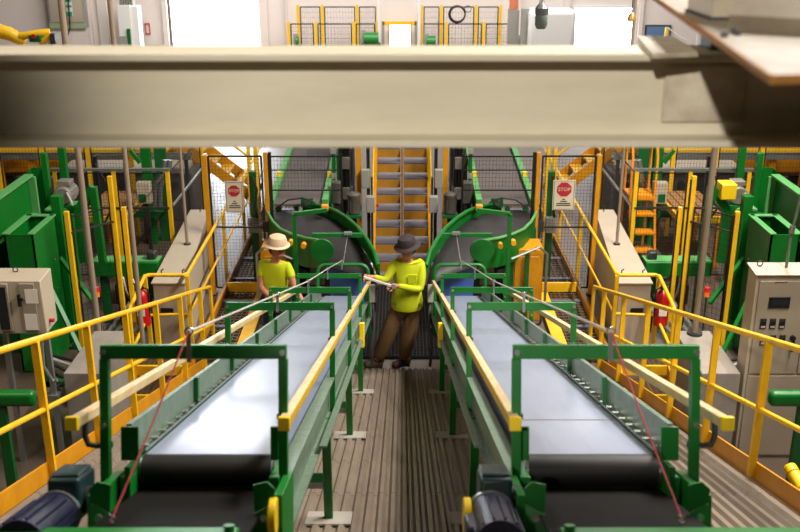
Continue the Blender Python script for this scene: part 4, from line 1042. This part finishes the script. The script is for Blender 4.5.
# white tank, orange top, blue window
a, b = P(530,10,38), P(575,45,38)
t = thing('white_tank', 'white rounded plastic tank before the bright door at the right', 'tank', ((a.x+b.x)/2, 38.5, -.02))
MB().box(a.x, b.x, 38, 39.2, .25, a.z).build('body', WHITE, t, bevel=.18, seg=4)
MB().box(a.x+.1, b.x-.1, 38.1, 39.1, -.02, .27).build('base', GREYB, t)
MB().cyl((a.x-.1,38.6,.2),(a.x-.1,38.6,a.z), .16, 16).build('downpipe', GREYB, t)
c = P(516.5, 5, 38); t2 = thing('orange_drum', 'orange red drum on a grey stand left of the white tank', 'drum', (c.x, 38.9, -.02))
MB().lathe((c.x,38.9,P(523,9,38.9).z), [(.16,0),(.18,.02),(.18,.55),(.1,.6)], 16).build('drum', mat('orange_drum', (206, 120, 84), .5, dirt=.1), t2)
MB().box(c.x-.2, c.x+.2, 38.7, 39.1, -.02, P(523,9,38.9).z).build('stand', GREYB, t2)
a, b = P(648,27,43.2), P(670,41,43.2)
f = MB().box(a.x-.06, b.x+.06, WB-.1, WB-.0, b.z-.06, a.z+.06).build('window_1', STEEL); struct(f)
MB().box(a.x, b.x, WB-.12, WB-.1, b.z, a.z).build('pane', BLUEG, f)
a = P(666, 41, 41); o = MB().box(a.x-.06, a.x+.06, 41, 41.1, -.02, P(666,27.5,41).z).build('yellow_bollard', YBRT); tag(o, 'thin yellow post in front of the blue window', 'post')
t = thing('white_handrail', 'white pipe rail sloping down right of the blue window', 'railing', (P(676,40,41).x, 41, -.02))
MB().tube([P(668,28,41), P(681,38,41), P(686,40,41)], .03, 8).build('rail', WHITE, t)
for px, py in ((681,37),(698,31)): q = P(px,py,41); MB().cyl((q.x,41,-.02), q, .03, 8).build('post', WHITE, t)
# hanging lamps near the beam
c = P(541.5, 14, 7.0)
t = thing('pendant_lamp', 'glass jar pendant lamp with grey collar hanging above the beam', 'lamp', c+V((0,0,-.1)))
MB().lathe(c, [(.03,-.1),(.045,-.07),(.045,.0),(.03,.03)], 16).build('glass_shade', mat('lamp_glass', (120, 134, 124), .15, dirt=.2), t)
MB().lathe(c, [(.047,.0),(.047,.04),(.02,.07),(.012,.12)], 16).build('collar', GALV, t)
MB().cyl(c+V((0,0,.1)), V((c.x,7,CEIL)), .008, 8).build('stem', STEEL, t)
c = P(632, 15, 12)
t = thing('pendant_lamp', 'small brass pendant lamp hanging in front of the right bright door', 'lamp', c)
MB().lathe(c, [(.05,-.07),(.055,-.06),(.045,.0),(.02,.03)], 14).build('shade', mat('brass', (200, 160, 90), .3, metal=.6, dirt=0), t)
MB().cyl(c+V((0,0,.03)), V((c.x-.05,12,CEIL)), .008, 6).build('cord', BLACK, t)

# ------------------------------------------------------------------ people
def skin_mesh(nodes, edges, root, sub=2):
    names = list(nodes); idx = {n: i for i, n in enumerate(names)}
    me = bpy.data.meshes.new('tmp'); me.from_pydata([nodes[n][:3] for n in names], [(idx[a], idx[b]) for a, b in edges], [])
    o = bpy.data.objects.new('tmp', me); COL.objects.link(o)
    o.modifiers.new('s', 'SKIN'); sv = me.skin_vertices[0].data
    for n in names:
        r = nodes[n][3]; sv[idx[n]].radius = r if isinstance(r, tuple) else (r, r)
        sv[idx[n]].use_root = (n == root)
    o.modifiers.new('u', 'SUBSURF').levels = sub
    bpy.context.view_layer.update()
    m2 = bpy.data.meshes.new_from_object(o.evaluated_get(bpy.context.evaluated_depsgraph_get()))
    bpy.data.objects.remove(o)
    b = MB(); b.v = [v.co.copy() for v in m2.vertices]; b.f = [tuple(p.vertices) for p in m2.polygons]
    return b
def hand_nodes(N, E, wrist, tag_, dirv, side, curl):
    """palm and five unequal bent fingers growing from the wrist"""
    w = V(N[wrist][:3]); d = V(dirv).normalized(); sdv = V(side).normalized(); cu = V(curl).normalized()
    pm = w + d*.05; N[tag_+'palm'] = (*pm, .026); E.append((wrist, tag_+'palm'))
    for k, (off, ln) in enumerate(((-.03,.06),(-.01,.072),(.011,.066),(.03,.052))):
        a = pm + d*.042 + sdv*off; b_ = a + d*ln*.45 + cu*ln*.25; c = b_ + d*ln*.1 + cu*ln*.5
        n1, n2, n3 = ('%sf%d%d' % (tag_, k, i) for i in range(3))
        N[n1] = (*a, .0095); N[n2] = (*b_, .0088); N[n3] = (*c, .0075)
        E.extend([(tag_+'palm', n1), (n1, n2), (n2, n3)])
    a = pm - sdv*.036 + d*.0 + cu*.01; b_ = a - sdv*.012 + d*.034 + cu*.02; c = b_ + d*.02 + cu*.022 + sdv*.01
    N[tag_+'t0'] = (*a, .011); N[tag_+'t1'] = (*b_, .0095); N[tag_+'t2'] = (*c, .008)
    E.extend([(tag_+'palm', tag_+'t0'), (tag_+'t0', tag_+'t1'), (tag_+'t1', tag_+'t2')])
def head_geo(b, c, face, r=.098):
    """skull, jaw, nose and ears welded onto the body"""
    f = V(face).normalized(); s = f.cross(V((0,0,1))).normalized()
    b.ball(c, r, 16, (.86, .9, 1.12)); b.ball(c+f*.03+V((0,0,-.055)), .066, 14, (.95, .95, 1.0))
    nb = c+f*.09; b.add([nb+V((0,0,.02)), nb+s*.016+V((0,0,-.022)), nb-s*.016+V((0,0,-.022)), nb+f*.026+V((0,0,-.016))], [(0,1,3),(0,3,2),(1,2,3),(0,2,1)])
    for q in (-1, 1): b.ball(c+s*q*.086+V((0,0,-.012)), .026, 8, (.5, .8, 1.1))
    return f, s
def features(c, f, s, parent):
    for q in (-1, 1): MB().ball(c+f*.083+s*q*.034+V((0,0,.006)), .0125, 8, (1, 1, .8)).build('eye', INK, parent)
    MB().bar(c+f*.094-s*.022+V((0,0,-.058)), c+f*.094+s*.022+V((0,0,-.058)), .008, .007).build('mouth', mat('lips', (150, 80, 70), .6, dirt=0) if 'lips' not in MATS else MATS['lips'], parent)
def shift(nodes, o): return {k: (v[0]+o[0], v[1]+o[1], v[2]+o[2], v[3]) for k, v in nodes.items()}

# the man in the aisle
O = V((0, 11.40, .015))
t = thing('person', 'man in lime long-sleeved shirt, brown trousers and dark hat measuring in the aisle', 'person', O)
J = {'pel': (.06,0,.93,(.155,.115)), 'waist': (.065,.0,1.05,(.145,.11)), 'chest': (.07,-.02,1.28,(.17,.12)), 'neckb': (.075,-.035,1.43,(.09,.07)), 'neck': (.075,-.05,1.5,.052), 'headb': (.072,-.065,1.56,.06),
     'shL': (-.1,-.06,1.40,.066), 'elL': (-.2,-.2,1.25,.05), 'wrL': (-.345,-.29,1.335,.032),
     'shR': (.25,-.0,1.395,.066), 'elR': (.22,-.13,1.1,.052), 'wrR': (-.06,-.3,1.225,.033),
     'hipL': (-.035,0,.88,.1), 'knL': (-.18,-.06,.47,.065), 'anL': (-.32,.0,.09,.045), 'toL': (-.47,-.05,.045,.038),
     'hipR': (.145,0,.88,.1), 'knR': (.085,-.06,.48,.065), 'anR': (.02,.03,.09,.045), 'toR': (-.1,-.08,.045,.038)}
E = [('pel','waist'),('waist','chest'),('chest','neckb'),('neckb','neck'),('neck','headb'),('chest','shL'),('shL','elL'),('elL','wrL'),('chest','shR'),('shR','elR'),('elR','wrR'),
     ('pel','hipL'),('hipL','knL'),('knL','anL'),('anL','toL'),('pel','hipR'),('hipR','knR'),('knR','anR'),('anR','toR')]
B = {k: (*V(v[:3]), tuple(q*.82 for q in v[3]) if isinstance(v[3], tuple) else v[3]*.82) for k, v in J.items()}
Eb = list(E)
hand_nodes(B, Eb, 'wrL', 'l', (-.9,-.3,.1), (0,.5,.8), (.2,-.8,-.2)); hand_nodes(B, Eb, 'wrR', 'r', (-.95,-.25,.1), (0,.5,.8), (.2,-.8,-.2))
b = skin_mesh(shift(B, O), Eb, 'pel')
hc = O+V((.072,-.085,1.625)); f, s = head_geo(b, hc, (-.62,-.72,-.35))
body = b.build('body', SKIN, t)
features(hc, f, s, t)
sub = lambda keys, grow=1.0: {k: (*J[k][:3], tuple(q*grow for q in J[k][3]) if isinstance(J[k][3], tuple) else J[k][3]*grow) for k in keys}
S = sub(['pel','waist','chest','neckb','shL','elL','wrL','shR','elR','wrR'], 1.08); S['pel'] = (.06,0,.93,(.155,.12))
b = skin_mesh(shift(S, O), [e for e in E if e[0] in S and e[1] in S], 'waist')
b.lathe(O+V((.062,-.005,.83)), [(.198,0),(.202,.02),(.198,.1),(.182,.2),(.17,.3),(.166,.42),(.12,.5)], 24, (0,0,1), 1, .92).build('shirt', LIME, t)
c = O+V((.12,-.17,1.27)); MB().box(c.x-.05, c.x+.06, c.y-.006, c.y+.012, c.z-.07, c.z+.05).build('chest_pocket', LIME, t, bevel=.005)
S = sub(['pel','hipL','knL','anL','hipR','knR','anR'], 1.16); S['pel'] = (.06,0,.88,(.145,.115)); S['anL'] = (-.31,0,.1,.092); S['anR'] = (.02,.03,.1,.092); S['knL'] = (*J['knL'][:3], .108); S['knR'] = (*J['knR'][:3], .108); S['hipL'] = (*V(J['hipL'][:3])-V((0,0,.04)), .108); S['hipR'] = (*V(J['hipR'][:3])-V((0,0,.04)), .108)
skin_mesh(shift(S, O), [e for e in E if e[0] in S and e[1] in S], 'pel').build('trousers', BROWN, t)
for a_, tt in (('anL','toL'),('anR','toR')):
    p, q = V(J[a_][:3]), V(J[tt][:3]); h = (p-q)*.35
    N_ = {'h': (p.x+h.x, p.y+h.y, .05, .05), 'm': (p.x, p.y, .066, .064), 't': (q.x+(q.x-p.x)*.18, q.y+(q.y-p.y)*.18, .05, .054)}
    skin_mesh(shift(N_, O), [('h','m'),('m','t')], 'm').build('boot', BOOT, t)
hx = V((-.18,-.2,1)).normalized()
MB().lathe(hc+hx*.02, [(.165,.015),(.168,.022),(.115,.045),(.108,.1),(.09,.135),(.05,.15)], 24, hx).build('hat', HATD, t)
MB().ball(hc-f*.03+V((0,0,-.02)), .092, 14, (.95,.95,.95)).build('hair', HAIR, t)
# tape in his hands
a, b_ = O+V((-.46,-.36,1.36)), O+V((-.12,-.35,1.24))
t = thing('measuring_stick', 'white measuring stick held between the hands of the man in the aisle', 'measuring stick', a)
MB().bar(a, b_, .018, .026).build('stick', WHITE, t, bevel=.003)
MB().box(b_.x-.005, b_.x+.05, b_.y-.02, b_.y+.02, b_.z-.035, b_.z+.03).build('case', GREYB, t, bevel=.008)

# the man beyond the left conveyor
O = V((-1.56, 11.36, .03))
t = thing('person', 'man in lime T-shirt and pale wide-brimmed hard hat beyond the left conveyor', 'person', O)
J = {'pel': (0,0,.93,(.14,.105)), 'waist': (0,0,1.05,(.135,.1)), 'chest': (.0,-.01,1.28,(.165,.115)), 'neckb': (.015,-.02,1.42,(.085,.07)), 'neck': (.03,-.03,1.5,.05), 'headb': (.04,-.04,1.55,.06),
     'shL': (-.16,.03,1.39,.06), 'elL': (-.17,-.05,1.1,.045), 'wrL': (.0,-.17,.98,.03),
     'shR': (.165,-.05,1.39,.06), 'elR': (.25,-.13,1.13,.046), 'wrR': (.37,-.24,.97,.031),
     'hipL': (-.085,0,.88,.09), 'knL': (-.1,-.04,.48,.06), 'anL': (-.1,.03,.09,.044), 'toL': (-.04,-.13,.045,.038),
     'hipR': (.085,0,.88,.09), 'knR': (.1,-.06,.48,.06), 'anR': (.1,.0,.09,.044), 'toR': (.17,-.15,.045,.038)}
B = {k: (*V(v[:3]), tuple(q*.84 for q in v[3]) if isinstance(v[3], tuple) else v[3]*.9) for k, v in J.items()}
Eb = list(E)
hand_nodes(B, Eb, 'wrL', 'l', (.7,-.5,-.4), (.4,.8,0), (.2,-.1,-.8)); hand_nodes(B, Eb, 'wrR', 'r', (.7,-.5,-.4), (.4,.8,0), (.2,-.1,-.8))
b = skin_mesh(shift(B, O), Eb, 'pel')
hc = O+V((.05,-.06,1.62)); f, s = head_geo(b, hc, (.75,-.6,-.25)); b.build('body', SKIN, t); features(hc, f, s, t)
S = sub(['pel','waist','chest','neckb','shL','elL','shR','elR'], 1.1); S['pel'] = (0,0,.86,(.16,.12))
for q in 'LR':
    a_, b_ = V(J['sh'+q][:3]), V(J['el'+q][:3]); m_ = a_.lerp(b_, .62); S['el'+q] = (*m_, .062)
skin_mesh(shift(S, O), [e for e in E if e[0] in S and e[1] in S], 'waist').build('shirt', LIME, t)
S = sub(['pel','hipL','knL','anL','hipR','knR','anR'], 1.2); S['anL'] = (-.1,.03,.1,.07); S['anR'] = (.1,0,.1,.07)
skin_mesh(shift(S, O), [e for e in E if e[0] in S and e[1] in S], 'pel').build('trousers', NAVYT, t)
for a_, tt in (('anL','toL'),('anR','toR')):
    p, q = V(J[a_][:3]), V(J[tt][:3]); h = (p-q)*.3
    N_ = {'h': (p.x+h.x, p.y+h.y, .05, .05), 'm': (p.x, p.y, .066, .064), 't': (q.x+(q.x-p.x)*.18, q.y+(q.y-p.y)*.18, .05, .054)}
    skin_mesh(shift(N_, O), [('h','m'),('m','t')], 'm').build('boot', BOOT, t)
hx = V((.08,-.1,1)).normalized()
MB().lathe(hc+hx*.02, [(.152,.02),(.156,.03),(.122,.045),(.116,.09),(.096,.135),(.05,.158)], 24, hx).build('hard_hat', HATL, t)
MB().ball(hc-f*.03+V((0,0,-.02)), .092, 14, (.95,.95,.95)).build('hair', HAIR, t)

# ------------------------------------------------------------------ light, sky, camera
w = bpy.data.worlds.new('World'); sc.world = w; w.use_nodes = True
bg = w.node_tree.nodes['Background']; bg.inputs[0].default_value = (.86, .93, 1, 1); bg.inputs[1].default_value = 24.0
def area(name, loc, target, sx, sy, power, col=(1,1,1), spread=180):
    l = bpy.data.lights.new(name, 'AREA'); l.shape = 'RECTANGLE'; l.size = sx; l.size_y = sy; l.energy = power; l.color = col; l.spread = math.radians(spread)
    o = bpy.data.objects.new(name, l); COL.objects.link(o); o.location = loc
    z = (V(loc)-V(target)).normalized(); x = V((0,1,0)).cross(z).normalized(); y = z.cross(x)   # the long side runs along the hall
    o.rotation_euler = Matrix((x, y, z)).transposed().to_euler(); return o
# long roof light on the right (sharp along the aisle), added unseen fill lamps for the sides and the rear
area('roof_light', (4.8, 9.6, 10.4), (0.2, 9.6, 2), .16, 11, 2700, (1, .95, .88))
l = bpy.data.lights.new('spot_lamp', 'SPOT'); l.energy = 4300; l.color = (1, .95, .86); l.spot_size = math.radians(12.5); l.spot_blend = .75; l.shadow_soft_size = .14
o = bpy.data.objects.new('spot_lamp', l); COL.objects.link(o); o.location = (-2.65, -7.3, 9.5)
o.rotation_euler = (V((.22, 2.4, 5.12))-V(o.location)).to_track_quat('-Z', 'Y').to_euler()
area('side_fill_light', (-6, 5, 10.6), (-4.6, 10.5, 0), 2, 6, 520, (1, .86, .7))  # added fill pair, aimed to brighten the cabinet fronts
area('side_fill_light', (6.5, 6, 10.6), (4.6, 10.5, 0), 2, 6, 320, (1, .86, .7))
area('rear_fill_light', (0, 36, 10.6), (0, 39, 0), 24, 6, 5600, (1, .97, .95))  # added fill that brightens the far wall and floor

# repeats of one kind share a group
kinds = {}
for o in sc.objects:
    if o.parent is None and 'category' in o: kinds.setdefault(o.name.split('.')[0], []).append(o)
for k, os_ in kinds.items():
    if len(os_) > 1:
        for o in os_:
            if 'group' not in o: o['group'] = k.replace('_', ' ') + 's of the plant'

cd = bpy.data.cameras.new('camera'); co = bpy.data.objects.new('camera', cd); COL.objects.link(co)
co.location = CAM; co.rotation_euler = (math.pi/2-PITCH, 0, 0)
cd.sensor_width = 36; cd.lens = FPX/800*36; cd.shift_x = -2/800; cd.clip_end = 300; cd.clip_start = .05
cd.dof.use_dof = True; cd.dof.focus_distance = 9.0; cd.dof.aperture_fstop = 3.4
sc.camera = co
vs = sc.view_settings; vs.view_transform = 'Standard'; vs.look = 'None'; vs.gamma = 1; vs.exposure = 0; vs.use_curve_mapping = False
sc.cycles.use_denoising = True
sc.cycles.max_bounces = 6; sc.cycles.diffuse_bounces = 4; sc.cycles.glossy_bounces = 3; sc.cycles.sample_clamp_indirect = 4
